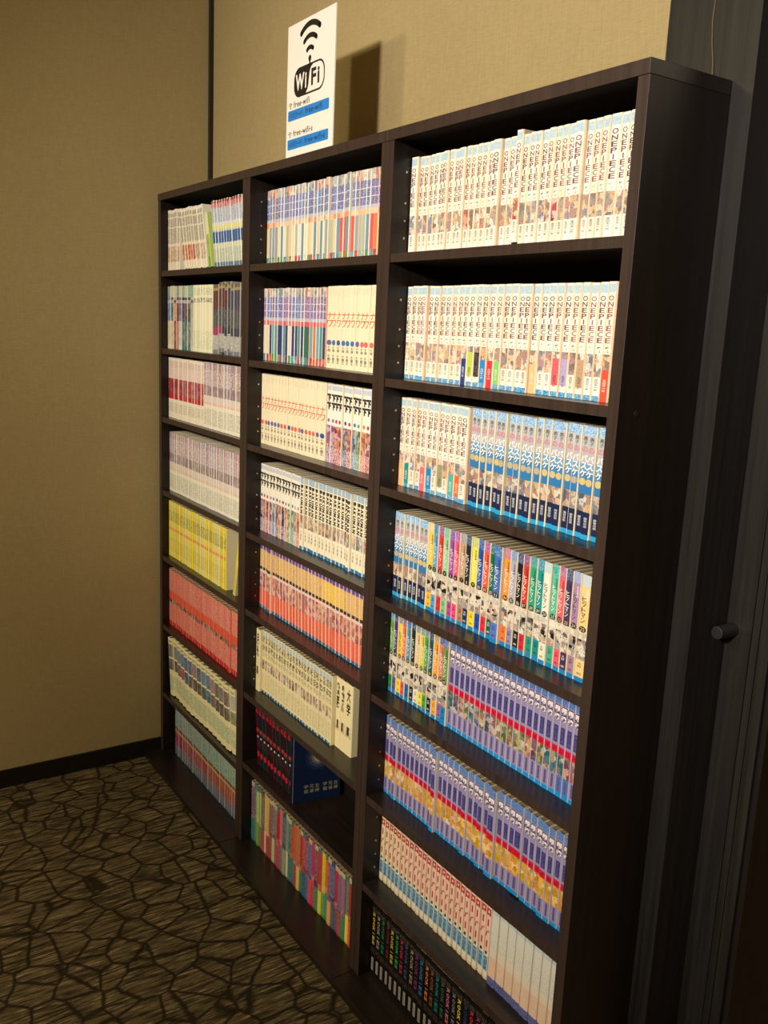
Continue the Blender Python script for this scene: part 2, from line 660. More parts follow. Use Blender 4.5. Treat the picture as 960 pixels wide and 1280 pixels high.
# ------------------------------------------------------------------ series of books
def pirate(obi=None, foot=True, tall=False, art=None, brownish=None):
    def fn(i, w_):
        h = .1755 + R.uniform(-.0006, .0006)
        basec = pick([S(246, 240, 228), S(243, 236, 222), S(248, 243, 232), S(241, 231, 214)])
        vc = pick([S(70, 130, 120), S(60, 80, 130), S(190, 60, 60), S(130, 80, 120), S(225, 190, 90), S(80, 150, 175), S(215, 110, 90), S(60, 60, 70)])
        ac = art or pick([S(232, 214, 190), S(214, 190, 170), S(190, 196, 206), S(226, 190, 176), S(236, 224, 204), S(200, 190, 180)])
        bands = [(0, basec), (.018, S(166, 200, 218), 0, .3, S(238, 238, 232)), (.09, basec), (.60, ac, 1)]
        if obi and tall:
            bands += [(.66, obi, 0, .1, S(240, 236, 225)), (.90, basec)]
        elif obi:
            bands += [(.73, obi)]
        else:
            bands += [(.795, basec)]
        if foot:
            bands += [(.955, BLUEFOOT, 0, .35, S(220, 230, 235))]
        b = Book(w_, h, .110, bands, cover=pick([S(240, 214, 180), S(238, 206, 172), S(242, 222, 192)]), round_=.0019)
        put(b.L, '巻', w_ * .47, h * .435, w_ * .5, h * .055, vc, bold=.05)
        tc = pick([S(122, 72, 74), S(108, 66, 64), S(130, 90, 98), S(102, 68, 76), S(150, 92, 90)])
        stack(b.L, 'ONEPIECE', w_ * .46, h * .89, h * .49, w_ * .60, tc, .14, .018)
        stack(b.L, '尾田栄一郎', w_ * .48, h * .19, h * .085, w_ * .36, S(245, 240, 225) if obi and not tall else S(80, 72, 66), .1)
        return b
    return fn


def basket(i, w_):
    h = .1755 + R.uniform(-.0005, .0005)
    gold = pick([S(206, 186, 130), S(214, 190, 120), S(190, 176, 140), S(180, 172, 150)])
    top = S(118, 172, 222)
    bands = [(0, top, 0, .5, S(225, 236, 245)), (.085, S(188, 190, 194)), (.20, S(186, 182, 190)), (.32, S(112, 158, 200)), (.40, S(66, 132, 184)),
             (.50, S(52, 122, 180)), (.60, pick([S(150, 160, 176), S(206, 196, 176), S(120, 130, 150), S(196, 170, 150)]), .9), (.755, S(34, 42, 76)),
             (.955, S(44, 158, 214))]
    b = Book(w_, h, .110, bands, round_=.0014)
    x = w_ * .47
    put(b.L, '黒', x, h * .885, w_ * .55, h * .035, S(60, 58, 62), bold=.01)
    put(b.L, '子', x, h * .845, w_ * .5, h * .035, S(70, 66, 70), bold=.01)
    put(b.L, 'の', x, h * .79, w_ * .66, h * .055, S(214, 120, 134), bold=.02)
    stack(b.L, 'バスケ', x, h * .745, h * .545, w_ * .82, S(250, 248, 242), .06, .03)
    disc(b.L, x, h * .505, w_ * .40, gold, rz=h * .034)
    stack(b.L, '藤巻忠俊', x, h * .20, h * .105, w_ * .42, S(225, 228, 235), .1)
    return b


def hitman(num, top, main, obi, dark=False):
    def fn(i, w_):
        h = .1755 + R.uniform(-.0005, .0005)
        bands = [(0, top, 0, .25, S(225, 225, 215)), (.105, main),
                 (.53, S(232, 226, 208), .55), (.60, S(214, 208, 196), 1.5), (.72, S(200, 196, 186), .9), (.79, obi), (.955, S(30, 130, 190))]
        b = Book(w_, h, .110, bands, cover=S(222, 212, 182), round_=.0014)
        x = w_ * .47
        tcol = S(28, 26, 28) if dark else S(246, 243, 232)
        scol = S(246, 243, 232) if dark else S(40, 36, 40)
        stack(b.L, '家庭教師', x + w_ * .2, h * .87, h * .76, w_ * .28, scol, .1)
        stack(b.L, 'ヒットマン', x - w_ * .06, h * .80, h * .55, w_ * .44, tcol, .10, .01)
        disc(b.L, x, h * .497, w_ * .36, S(30, 28, 28), rz=h * .029)
        s_ = str(num)
        for k, ch in enumerate(s_):
            put(b.L, ch, x + w_ * .15 * (k - (len(s_) - 1) / 2) * 1.6, h * .497, w_ * .2, h * .034, S(245, 235, 190), -.0003, keep=True)
        oc = S(240, 240, 235) if sum(obi) < .35 else S(40, 40, 45)
        put(b.L, '天', x, h * .17, w_ * .4, h * .02, oc)
        put(b.L, '野', x, h * .145, w_ * .4, h * .02, oc)
        put(b.L, '明', x, h * .075, w_ * .4, h * .022, oc)
        return b
    return fn


def silver(yellow, num):
    def fn(i, w_):
        h = .1745 + R.uniform(-.0007, .0007)
        mv = S(148, 138, 178)
        if yellow:
            a1 = pick([S(240, 178, 20), S(246, 194, 16), S(232, 164, 36), S(240, 184, 40)])
            art = .7
        else:
            a1 = pick([S(150, 140, 90), S(110, 140, 70), S(150, 90, 110), S(90, 100, 130), S(60, 130, 130), S(190, 140, 110), S(120, 80, 90)])
            art = .85
        s_seed = 1.0
        lo = mv if (yellow or num not in (32, 33)) else S(70, 120, 190)
        bands = [(0, S(70, 112, 178) if yellow else S(66, 104, 172), 0, .25, S(170, 195, 220)), (.085, mv), (.50, S(208, 28, 58)), (.575, a1, art),
                 (.785, lo), (.955, S(26, 140, 206))]
        b = Book(w_, h, .110, bands, round_=.0011, cover=S(186, 178, 196), side=S(220, 212, 200), seed=1.0, xoff=CUR[0])
        x = w_ * .47
        for ch, zc in (('銀', .865), ('魂', .785)):
            put(b.L, ch, x, h * zc, w_ * .98, h * .086, S(44, 22, 34), -.0002, bold=.09)
            put(b.L, ch, x, h * zc, w_ * .80, h * .066, S(252, 240, 244), -.0003, bold=.03)
        rect(b.L, w_ * .17, w_ * .77, h * .53, h * .70, S(52, 52, 118))
        stack(b.L, 'ぎんたま', x, h * .69, h * .54, w_ * .36, S(120, 110, 170), .1)
        s_ = str(num)
        for k, ch in enumerate(s_):
            put(b.L, ch, x + w_ * .15 * (k - (len(s_) - 1) / 2) * 1.7, h * .462, w_ * .24, h * .03, S(110, 12, 40), keep=True)
        rect(b.L, w_ * .3, w_ * .64, h * .06, h * .2, S(112, 100, 150))
        stack(b.L, '空知英秋', x, h * .195, h * .065, w_ * .27, S(60, 48, 100), .1)
        return b
    return fn


def clover(i, w_):
    h = .1765 + R.uniform(-.001, .001)
    k = min(1, i / 10)
    basec = tuple(a * (1 - k) + b_ * k for a, b_ in zip(S(238, 216, 176), S(238, 200, 180)))
    lowc = S(232, 224, 200)
    bands = [(0, basec), (.6, basec), (.66, lowc), (.72, S(196, 208, 206)), (.90, lowc), (.97, S(214, 200, 170))]
    b = Book(w_, h, .110, bands, cover=S(226, 208, 178), round_=.0042)
    x = w_ * .5
    stack(b.L, 'クローバー', x, h * .985, h * .36, w_ * .68, S(186, 34, 50), .36, .07)
    rect(b.L, w_ * .32, w_ * .68, h * .30, h * .335, S(36, 36, 30))
    rect(b.L, w_ * .2, w_ * .8, h * .105, h * .275, S(120, 172, 204))
    stack(b.L, '平川哲弘', x, h * .27, h * .11, w_ * .56, S(24, 92, 160), .06, .05)
    return b


def pale(i, w_):
    h = .1765 + R.uniform(-.001, .001)
    bands = [(0, S(120, 124, 120)), (.018, S(206, 216, 216), 0, .6, S(150, 178, 186)), (.16, S(216, 216, 206)), (.3, S(222, 220, 208), 0, .22, S(150, 160, 150)),
             (.55, S(226, 214, 196)), (.66, S(232, 200, 176), .08), (.9, S(70, 76, 150), 0, .4, S(150, 155, 190))]
    b = Book(w_, h, .110, bands, cover=S(206, 204, 196), round_=.0036)
    return b


def black_book(col):
    def fn(i, w_):
        h = .1745
        k = S(20, 18, 18)
        bands = [(0, k), (.05, k, 0, .35, S(120, 110, 100)), (.12, k), (.62, k, 0, .35, S(110, 84, 78)), (.70, k)]
        b = Book(w_, h, .110, bands, cover=S(30, 28, 28))
        x = w_ * .5
        rotated(b.L, 'ROOKIES', x, h * .88, h * .42, w_ * .5, col, .04)
        rect(b.L, w_ * .28, w_ * .72, h * .06, h * .24, S(165, 160, 150))
        stack(b.L, '森田', x, h * .23, h * .07, w_ * .2, S(80, 76, 72), .1)
        return b
    return fn


def detective(sat):
    def fn(i, w_):
        h = .1755 + R.uniform(-.0008, .0008)
        if sat:
            lo = pick([S(90, 150, 150), S(60, 70, 120), S(150, 140, 160), S(200, 60, 90), S(226, 214, 200), S(110, 170, 190), S(60, 110, 100), S(220, 120, 90)])
            hi = pick([S(120, 80, 150), S(86, 84, 168), S(150, 90, 160), S(90, 110, 190)])
            mid = pick([S(226, 120, 120), S(220, 90, 110), S(200, 140, 150)])
        else:
            lo = pick([S(232, 218, 180), S(150, 165, 175), S(226, 206, 160), S(176, 186, 170), S(236, 226, 205), S(120, 150, 170)] + ([S(230, 130, 90), S(216, 96, 90), S(236, 176, 90)] if i > 20 else []))
            hi = pick([S(96, 116, 170), S(84, 104, 160), S(110, 122, 180), S(100, 90, 160)])
            mid = pick([S(236, 204, 176), S(232, 190, 150), S(236, 150, 110)])
        pale_ = S(206, 214, 226)
        bands = [(0, pick([S(214, 214, 206), S(180, 190, 196), S(200, 150, 150), S(150, 170, 180)]), .6), (.12, hi, 0, .35, pale_), (.205, pale_), (.215, hi, 0, .35, pale_),
                 (.30, pale_), (.31, hi, 0, .35, pale_), (.395, S(190, 190, 206)), (.44, mid), (.50, lo), (.9, pick([lo, S(70, 150, 170), S(190, 70, 80), S(90, 160, 90)]), .3)]
        return Book(w_, h, .110, bands, cover=pick([S(236, 222, 190), S(236, 226, 205), S(226, 170, 130), S(214, 222, 226)]), round_=.0013)
    return fn


def orange_mark(i, w_):
    h = .1775 + R.uniform(-.0006, .0006)
    b0 = S(243, 230, 198)
    nc = pick([S(60, 120, 180), S(50, 90, 160), S(226, 110, 96), S(226, 110, 96), S(110, 100, 170)])
    bands = [(0, b0), (.03, b0, 0, .35, S(200, 190, 170)), (.12, b0)]
    b = Book(w_, h, .110, bands)
    x = w_ * .48
    stack(b.L, 'ナワ', x, h * .69, h * .50, w_ * .9, S(222, 96, 58), .1, .01)
    disc(b.L, x, h * .315, w_ * .42, nc, rz=h * .034)
    stack(b.L, '柴田', x, h * .27, h * .20, w_ * .44, S(50, 46, 42), .2, .03)
    stack(b.L, '柴田三', x, h * .165, h * .06, w_ * .44, S(50, 46, 42), .12, .04)
    return b


def gate_mark(i, w_):
    h = .1765 + R.uniform(-.0006, .0006)
    b0 = S(244, 240, 228)
    a = pick([S(190, 70, 96), S(70, 80, 150), S(230, 130, 90), S(90, 160, 130), S(170, 110, 170), S(190, 190, 200), S(70, 130, 180)])
    bands = [(0, b0), (.02, S(200, 206, 222)), (.08, b0), (.52, a, .85), (.80, a, .35, .5, S(240, 240, 236))]
    b = Book(w_, h, .110, bands)
    x = w_ * .48
    stack(b.L, '下下', x, h * .88, h * .67, w_ * .9, S(30, 28, 32), .1, .11)
    disc(b.L, x, h * .54, w_ * .28, a, rz=h * .025)
    return b


def bakuman(num):
    def fn(i, w_):
        h = .1755
        b0 = S(242, 234, 208)
        a = pick([S(206, 190, 160), S(170, 140, 130), S(190, 196, 206), S(226, 196, 176), S(160, 160, 156)])
        bands = [(0, S(150, 178, 204), 0, .3, S(220, 226, 230)), (.085, b0), (.52, a, .8), (.70, b0, 0, 0), (.955, S(40, 120, 175))]
        b = Book(w_, h, .110, bands, round_=.0014)
        x = w_ * .48
        rotated(b.L, 'BAKUMAN', x, h * .905, h * .50, w_ * .72, S(36, 34, 40), .07)
        stack(b.L, str(num), x, h * .505, h * .47, w_ * .3, S(44, 42, 46), .1)
        stack(b.L, '小畑健', x, h * .27, h * .12, w_ * .34, S(100, 92, 80), .2)
        return b
    return fn


def sunset(i, w_):
    h = .1745 + R.uniform(-.0006, .0006)
    ye = S(236, 190, 60) if 20 <= i <= 25 else pick([S(214, 168, 98), S(206, 158, 96), S(222, 178, 104)])
    a = pick([S(214, 120, 116), S(206, 110, 120), S(226, 150, 130), S(190, 100, 110)])
    bands = [(0, S(116, 88, 160)), (.085, ye, 0, .5, S(240, 216, 150)), (.355, S(72, 58, 52)), (.40, S(236, 206, 200)), (.44, a, .75), (.70, S(228, 92, 70), 0, .2, S(245, 180, 150)),
             (.955, S(50, 104, 140))]
    return Book(w_, h, .110, bands, cover=S(238, 206, 176), round_=.0014)


def block_title(i, w_):
    h = .1745 + R.uniform(-.0006, .0006)
    b0 = S(238, 224, 176)
    a = pick([S(200, 180, 150), S(210, 170, 160), S(150, 130, 110), S(220, 206, 180)])
    bands = [(0, b0), (.015, S(182, 200, 206)), (.09, b0, 0, 1, S(50, 46, 42)), (.20, b0), (.22, b0, 0, 1, S(40, 36, 34)), (.32, b0), (.34, b0, 0, .6, S(90, 84, 72)),
             (.41, b0, .15), (.47, a, .85), (.62, b0, .1), (.68, b0, 0, .35, S(120, 110, 80)), (.93, b0), (.965, S(40, 110, 150))]
    return Book(w_, h, .110, bands, cover=S(236, 222, 172), round_=.0018)


def thick_cream(title):
    def fn(i, w_):
        h = .1745
        b0 = S(240, 226, 176)
        bands = [(0, b0), (.6, b0, .55), (.75, b0)]
        b = Book(w_, h, .101, bands, cover=S(240, 226, 176), round_=.002)
        stack(b.L, title, w_ * .45, h * .93, h * .55, w_ * .55, S(52, 44, 36), .05, .03)
        rect(b.L, w_ * .3, w_ * .62, h * .28, h * .40, S(60, 50, 42))
        return b
    return fn


def dark_red(i, w_):
    h = .181
    k = pick([S(26, 34, 36), S(22, 32, 38), S(34, 30, 32), S(48, 18, 28)])
    if i == 0:
        k = S(70, 18, 36)
    bands = [(0, k), (.1, k), (.56, k, 0, .25, S(110, 60, 60)), (.7, k)]
    b = Book(w_, h, .125, bands, cover=S(30, 34, 38), round_=.0016, side=S(24, 30, 40))
    x = w_ * .5
    red = S(206, 40, 62)
    stack(b.L, '北斗', x, h * .95, h * .79, w_ * .8, red, .05, .04)
    stack(b.L, '神', x, h * .58, h * .5, w_ * .75, S(190, 60, 50), .05, .03)
    disc(b.L, x, h * .44, w_ * .2, S(200, 210, 215), rz=h * .018)
    stack(b.L, '拳', x, h * .22, h * .12, w_ * .75, red, .05, .03)
    return b


def patch(top, low, tint=None, lab=None):
    """bottom shelf paperbacks: an upper and a lower block of colour"""
    def fn(i, w_):
        h = .176 + R.uniform(-.003, .002)
        cut = .60 + R.uniform(-.04, .05)
        dark = sum(top) > .5
        bands = [(0, pick([top, S(90, 120, 120), S(200, 190, 150)]), 0, .2, S(60, 50, 50)), (.07, top, 0, .24, S(60, 50, 48) if dark else S(225, 215, 200)), (cut - .1, top, .4),
                 (cut, low, 0, .12, S(240, 235, 215)), (.97, tuple(c * .8 for c in low))]
        b = Book(w_, h, .110, bands, cover=tuple(.6 * p_ + .4 * q_ for p_, q_ in zip(low, S(200, 190, 165))), own=True, round_=.0016)
        return b
    return fn


# far bookcase
def weekly(col, inkc, a):
    def fn(i, w_):
        h = .1745 + R.uniform(-.0015, .0015)
        bands = [(0, S(240, 232, 214)), (.05, col, 0, .65, inkc), (.12, S(240, 236, 220)), (.14, col, 0, .65, inkc), (.28, S(238, 232, 218)), (.30, col, 0, .6, inkc),
                 (.55, S(236, 222, 200)), (.60, a, .55), (.85, S(240, 228, 204), .12)]
        return Book(w_, h, .110, bands, cover=S(238, 230, 210))
    return fn


def redtop(i, w_):
    h = .1745 + R.uniform(-.0015, .0015)
    bands = [(0, S(150, 60, 60), 0, .4, S(110, 100, 100)), (.04, S(190, 60, 70), 0, .6, S(226, 206, 206)), (.11, S(196, 206, 220), 0, .5, S(110, 110, 150)), (.33, S(214, 220, 226)),
             (.38, S(226, 220, 140)), (.44, S(190, 200, 206)), (.47, S(52, 96, 156)), (.64, S(206, 214, 186)), (.72, S(200, 208, 190), 0, .4, S(110, 120, 110)), (.93, S(90, 120, 150))]
    b = Book(w_, h, .110, bands, cover=S(228, 222, 206))
    return b


MIX2 = [(S(110, 150, 190), S(236, 222, 196)), (S(60, 96, 130), S(226, 216, 190)), (S(214, 170, 150), S(160, 90, 86)), (S(150, 70, 70), S(200, 150, 140)), (S(110, 130, 170), S(226, 226, 226)),
        (S(40, 50, 90), S(80, 130, 130)), (S(100, 90, 120), S(70, 130, 130)), (S(60, 80, 90), S(90, 130, 130)), (S(190, 196, 190), S(206, 210, 196))]


def mixed2(top, low):
    def fn(i, w_):
        h = .185 + R.uniform(-.0015, .001)
        bands = [(0, pick([S(120, 170, 150), S(120, 140, 150), S(200, 200, 170)]), 0, .4, S(220, 220, 200)), (.18, top), (.22, S(50, 46, 50) if sum(top) > 1 else S(200, 200, 200), 0, .5, top),
                 (.27, top, .3), (.55, low, .35), (.93, low)]
        return Book(w_, h, .115, bands, cover=S(226, 220, 200))
    return fn


def cream2(i, w_):
    h = .1855
    c0 = S(236, 234, 202)
    bands = [(0, c0), (.04, c0, 0, .5, S(130, 140, 110)), (.15, c0), (.19, c0, 0, .9, S(60, 56, 44)), (.26, c0), (.68, c0, 0, .35, S(150, 160, 120)), (.95, c0)]
    b = Book(w_, h, .115, bands, cover=S(244, 240, 214))
    return b


def dark2(i, w_):
    h = .1855 + R.uniform(-.001, .001)
    up = S(86, 40, 40) if i < 5 else S(50, 56, 92)
    bands = [(0, S(110, 100, 70)), (.05, S(160, 146, 100)), (.09, up, 0, .2, S(160, 130, 110)), (.36, S(60, 64, 70), 0, .35, S(150, 150, 150)),
             (.62, S(170, 50, 100) if i < 3 else S(60, 66, 80)), (.73, S(206, 206, 200), 0, .55, S(70, 72, 76)), (.94, S(120, 124, 130))]
    return Book(w_, h, .115, bands, cover=S(160, 160, 155), round_=.0016)


def rosered(i, w_):
    h = .183 + R.uniform(-.0006, .0006)
    a = pick([S(176, 50, 76), S(190, 66, 80), S(150, 60, 110), S(166, 40, 60)])
    bands = [(0, S(240, 228, 214)), (.05, S(236, 216, 206), 0, .3, S(140, 110, 110)), (.15, S(236, 214, 206), .1), (.34, a, .3), (.60, S(190, 40, 60)), (.68, S(240, 232, 210)),
             (.74, S(240, 232, 210), 0, .4, S(110, 90, 80)), (.9, S(240, 232, 210))]
    return Book(w_, h, .115, bands, cover=S(240, 232, 208))


def mauve(i, w_):
    h = .184 + R.uniform(-.0006, .0006)
    a = pick([S(170, 120, 130), S(160, 130, 160), S(186, 150, 160), S(150, 110, 120), S(150, 136, 170)])
    bands = [(0, a, 0, .4, S(236, 226, 226)), (.1, a, 0, .7, S(240, 232, 228)), (.35, S(160, 140, 150), .35), (.50, S(226, 214, 206)), (.60, S(232, 190, 176), 0, .3, S(240, 230, 210)),
             (.64, S(238, 234, 214)), (.7, S(238, 234, 214), 0, .45, S(110, 110, 96)), (.95, S(238, 234, 214))]
    return Book(w_, h, .115, bands, cover=S(238, 232, 214))


def lemon(i, w_, side=None):
    h = .178 + R.uniform(-.0006, .0006)
    a = pick([S(236, 214, 60), S(228, 206, 96), S(226, 216, 150), S(240, 218, 40), S(232, 222, 130)])
    lo = tuple(min(1, c * 1.0) for c in a)
    bands = [(0, a), (.08, a, 0, .3, S(150, 140, 90)), (.16, a, 0, .75, S(90, 88, 60)), (.36, a), (.47, S(236, 150, 96)), (.52, a), (.66, lo, 0, .35, S(150, 120, 50)), (.9, a)]
    return Book(w_, h, .110, bands, cover=pick([S(242, 226, 80), S(240, 234, 170)]), side=side)


def brick_red(i, w_):
    h = .1855 + R.uniform(-.0006, .0006)
    a = pick([S(214, 104, 92), S(208, 88, 78), S(220, 116, 104), S(206, 96, 86)])
    bands = [(0, S(196, 150, 110)), (.015, a, 0, .6, S(236, 190, 170)), (.38, S(222, 76, 50), 0, .2, S(240, 160, 120)), (.52, S(110, 80, 70), .7), (.59, a, 0, .55, S(240, 190, 170)),
             (.92, S(196, 50, 46))]
    return Book(w_, h, .115, bands, cover=S(226, 120, 100))


def tall_cream(blk, blk2):
    def fn(i, w_):
        h = .192
        c0 = S(240, 228, 178)
        lo = S(222, 226, 180)
        bands = [(0, c0), (.045, c0, 0, .8, S(70, 64, 50)), (.08, c0), (.11, blk, .15, .3, S(200, 196, 180)), (.33, c0), (.36, blk2, .35, .3, S(60, 60, 60)), (.55, c0),
                 (.64, lo, 0, .45, S(110, 120, 100)), (.9, c0)]
        return Book(w_, h, .125, bands, cover=c0, round_=.0034)
    return fn


def teal_low(i, w_):
    h = .176 + R.uniform(-.001, .001)
    k = i / 28
    t = tuple(a * (1 - k) + b_ * k for a, b_ in zip(S(92, 130, 150), S(96, 150, 120)))
    lo = tuple(a * (1 - k) + b_ * k for a, b_ in zip(S(150, 50, 96), S(170, 86, 60)))
    bands = [(0, t), (.03, t, 0, .7, S(190, 206, 196)), (.44, S(60, 44, 44), 0, .3, S(200, 150, 110)), (.49, S(206, 150, 106)), (.54, lo, .15), (.78, S(110, 110, 140), .1), (.93, S(86, 110, 130))]
    return Book(w_, h, .110, bands, cover=S(196, 180, 150))


# ---- near bookcase (case 3)
white_c = 'white comic with brown capitals'
rowspec = []
for i in range(36):
    s_ = Sp(pirate(foot=False, art={10: S(226, 110, 80), 18: S(214, 130, 110), 24: S(206, 60, 100)}.get(i)), extra=.35 if i in (0, 15, 27, 31) else 0, dy=-.004 if i in (0, 6, 9, 15, 27) else 0, dz=.0085 if i == 18 else 0)
    rowspec.append(s_)
fill(3, 1, .023, .6015, rowspec, .045, [white_c + (' standing proud' if i == 18 else '') for i in range(36)], 'white comics on the top shelf of the near bookcase')

obis = {11: (S(50, 66, 140), 'navy', 0), 12: (S(190, 206, 70), 'lime green', 1), 13: (S(40, 40, 44), 'black', 1), 14: (S(40, 140, 206), 'blue', 0), 15: (S(226, 60, 76), 'red', 0),
        16: (S(130, 206, 120), 'light green', 0), 21: (S(240, 190, 140), 'peach', 0), 24: (S(226, 84, 100), 'rose red', 1), 25: (S(176, 160, 206), 'lavender', 1), 27: (S(186, 150, 120), 'tan', 1),
        30: (S(232, 86, 66), 'orange red', 0)}
rowspec, looks = [], []
for i in range(1, 33):
    if i in obis:
        o_ = obis[i]
        rowspec.append(Sp(pirate(obi=o_[0], tall=bool(o_[2]), foot=i not in (11, 15, 21, 30)), dy=-.001))
        looks.append('white comic with %s paper band' % o_[1])
    else:
        rowspec.append(Sp(pirate(), extra=.3 if i == 31 else 0, dy=-.004 if i in (4, 20) else 0))
        looks.append(white_c + ' and blue foot')
fill(3, 2, .023, .6015, rowspec, .045, looks, 'white comics on the second shelf of the near bookcase')

o3 = {1: (S(240, 184, 140), 'peach'), 2: (S(30, 150, 150), 'teal'), 5: (S(226, 110, 130), 'pink'), 6: (S(20, 140, 205), 'blue'), 8: (S(140, 146, 106), 'olive'), 10: (S(90, 176, 170), 'sea green'),
      11: (S(236, 110, 56), 'orange')}
rowspec, looks = [], []
for i in range(1, 13):
    if i in o3:
        rowspec.append(Sp(pirate(obi=o3[i][0], tall=i == 8, foot=i not in (1, 5)), extra=.15))
        looks.append('white comic with %s paper band' % o3[i][1])
    else:
        rowspec.append(Sp(pirate(), dy=-.006 if i == 12 else 0, extra=.2 if i == 12 else 0))
        looks.append(white_c)
for i in range(21):
    rowspec.append(Sp(basket, dy=-.003 if i % 4 == 1 else 0))
    looks.append('blue and navy comic with white title')
fill(3, 3, .0214, .2415, rowspec[:12], .045, looks[:12], 'white comics on the third shelf of the near bookcase', jit=.002)
fill(3, 3, .242, .6020, rowspec[12:], .045, looks[12:], 'blue and navy comics on the third shelf of the near bookcase', first=12, jit=.002)

HV = [(1, S(226, 206, 150), S(240, 206, 60), S(244, 190, 40), 0, 'yellow'), (2, S(50, 130, 196), S(96, 160, 206), S(90, 160, 214), 0, 'sky blue'),
      (3, S(150, 70, 140), S(220, 60, 66), S(214, 50, 60), 0, 'red'), (4, S(110, 190, 160), S(150, 206, 160), S(130, 196, 140), 0, 'pale green'),
      (5, S(110, 80, 170), S(160, 80, 170), S(176, 80, 150), 0, 'purple'), (6, S(180, 80, 170), S(236, 90, 130), S(236, 80, 130), 0, 'hot pink'),
      (7, S(150, 150, 150), S(196, 160, 120), S(176, 130, 96), 0, 'tan'), (8, S(20, 60, 110), S(40, 42, 60), S(40, 50, 80), 0, 'charcoal'),
      (9, S(190, 200, 100), S(246, 226, 70), S(246, 216, 40), 0, 'lemon yellow'), (10, S(20, 90, 170), S(40, 90, 170), S(30, 80, 170), 0, 'royal blue'),
      (11, S(170, 70, 150), S(232, 90, 70), S(222, 50, 70), 0, 'coral red'), (12, S(20, 110, 120), S(30, 110, 70), S(24, 100, 60), 0, 'dark green'),
      (13, S(40, 110, 190), S(70, 110, 180), S(90, 120, 200), 0, 'cream-edged blue'), (14, S(190, 110, 150), S(246, 150, 60), S(246, 120, 50), 0, 'orange'),
      (15, S(120, 150, 200), S(176, 170, 190), S(150, 140, 170), 0, 'lilac grey'), (16, S(20, 50, 110), S(36, 34, 38), S(34, 34, 44), 0, 'black'),
      (17, S(140, 60, 130), S(206, 60, 50), S(206, 50, 60), 0, 'brick red'), (18, S(20, 150, 160), S(40, 160, 120), S(30, 150, 130), 0, 'jade green'),
      (19, S(20, 140, 170), S(30, 150, 150), S(20, 140, 140), 0, 'turquoise'), (20, S(190, 210, 220), S(236, 232, 216), S(232, 226, 206), 1, 'off-white'),
      (21, S(30, 170, 160), S(90, 190, 160), S(70, 170, 140), 0, 'sea green'), (22, S(176, 90, 150), S(236, 100, 110), S(240, 90, 110), 0, 'salmon pink'),
      (23, S(40, 60, 120), S(80, 56, 96), S(76, 50, 84), 0, 'dark plum'), (24, S(150, 160, 214), S(170, 136, 170), S(166, 130, 150), 1, 'mauve'),
      (25, S(190, 206, 216), S(240, 206, 140), S(240, 206, 140), 1, 'pale apricot'), (26, S(100, 170, 214), S(240, 232, 206), S(236, 226, 196), 1, 'ivory'),
      (27, S(206, 180, 130), S(246, 196, 96), S(246, 190, 96), 1, 'golden')]
rowspec = [Sp(basket, dy=-.004 if i in (0, 1) else -.001, extra=.3 if i == 0 else 0) for i in range(7)]
fill(3, 4, .0214, .137, rowspec, .045, 'blue and navy comic with white title', 'blue and navy comics on the fourth shelf of the near bookcase', jit=.0015)
rowspec = [Sp(hitman(*h_[:4], dark=h_[4]), dy=-.005 if h_[0] == 13 else 0, extra=.25 if h_[0] in (13, 25) else 0) for h_ in HV]
fill(3, 4, .137, .5995, rowspec, .043, [h_[5] + ' comic with numbered circle' for h_ in HV], 'multicoloured comics on the fourth shelf of the near bookcase', first=7)
HV2 = [(28, S(90, 160, 180), S(110, 170, 80), S(30, 140, 80), 0, 'green'), (29, S(30, 50, 120), S(80, 60, 120), S(110, 90, 150), 0, 'purple and white'),
       (30, S(130, 140, 150), S(240, 206, 60), S(246, 216, 60), 1, 'yellow with black title'), (31, S(150, 90, 140), S(240, 120, 70), S(236, 90, 80), 0, 'orange'),
       (32, S(20, 110, 190), S(80, 150, 190), S(20, 110, 180), 0, 'blue'), (33, S(20, 70, 120), S(40, 40, 40), S(34, 36, 44), 0, 'black'),
       (34, S(130, 150, 150), S(226, 196, 150), S(232, 226, 206), 0, 'cream and pink'), (35, S(120, 150, 150), S(220, 206, 70), S(240, 226, 50), 0, 'lime yellow'),
       (36, S(100, 140, 150), S(80, 160, 90), S(80, 170, 80), 0, 'bright green'), (37, S(20, 50, 110), S(40, 90, 110), S(26, 40, 60), 0, 'navy with red top'),
       (38, S(180, 150, 110), S(246, 160, 40), S(246, 170, 60), 0, 'amber'), (39, S(50, 90, 160), S(220, 130, 100), S(150, 110, 150), 0, 'mauve and orange'),
       (40, S(90, 110, 180), S(110, 150, 90), S(30, 130, 200), 0, 'multicoloured with blue base')]
rowspec = [Sp(hitman(*h_[:4], dark=h_[4]), extra=.15 if h_[0] == 40 else 0, dy=-.003 if h_[0] == 40 else 0) for h_ in HV2]
fill(3, 5, .0214, .226, rowspec, .042, [h_[5] + ' comic' for h_ in HV2], 'multicoloured comics on the fifth shelf of the near bookcase')
rowspec = [Sp(silver(False, 13 + i)) for i in range(24)]
fill(3, 5, .226, .602, rowspec, .043, 'mauve comic with dark panorama band', 'mauve comics on the fifth shelf of the near bookcase', first=13, jit=.0006)
rowspec = [Sp(silver(True, 37 + i), dy=-.006 if i in (22, 11) else (-.003 if i in (2, 17, 20, 26, 30, 31) else 0), dz=.003 if i == 26 else 0, extra=.35 if i in (22, 26) else 0) for i in range(36)]
fill(3, 6, .0214, .602, rowspec, .044, 'mauve comic with yellow picture band', 'mauve and yellow comics on the sixth shelf of the near bookcase', jit=.0006)
fill(3, 7, .0214, .396, [Sp(clover) for i in range(24)], .042, 'round-backed cream comic with red title', 'cream comics with red titles on the seventh shelf of the near bookcase', tilt=.012)
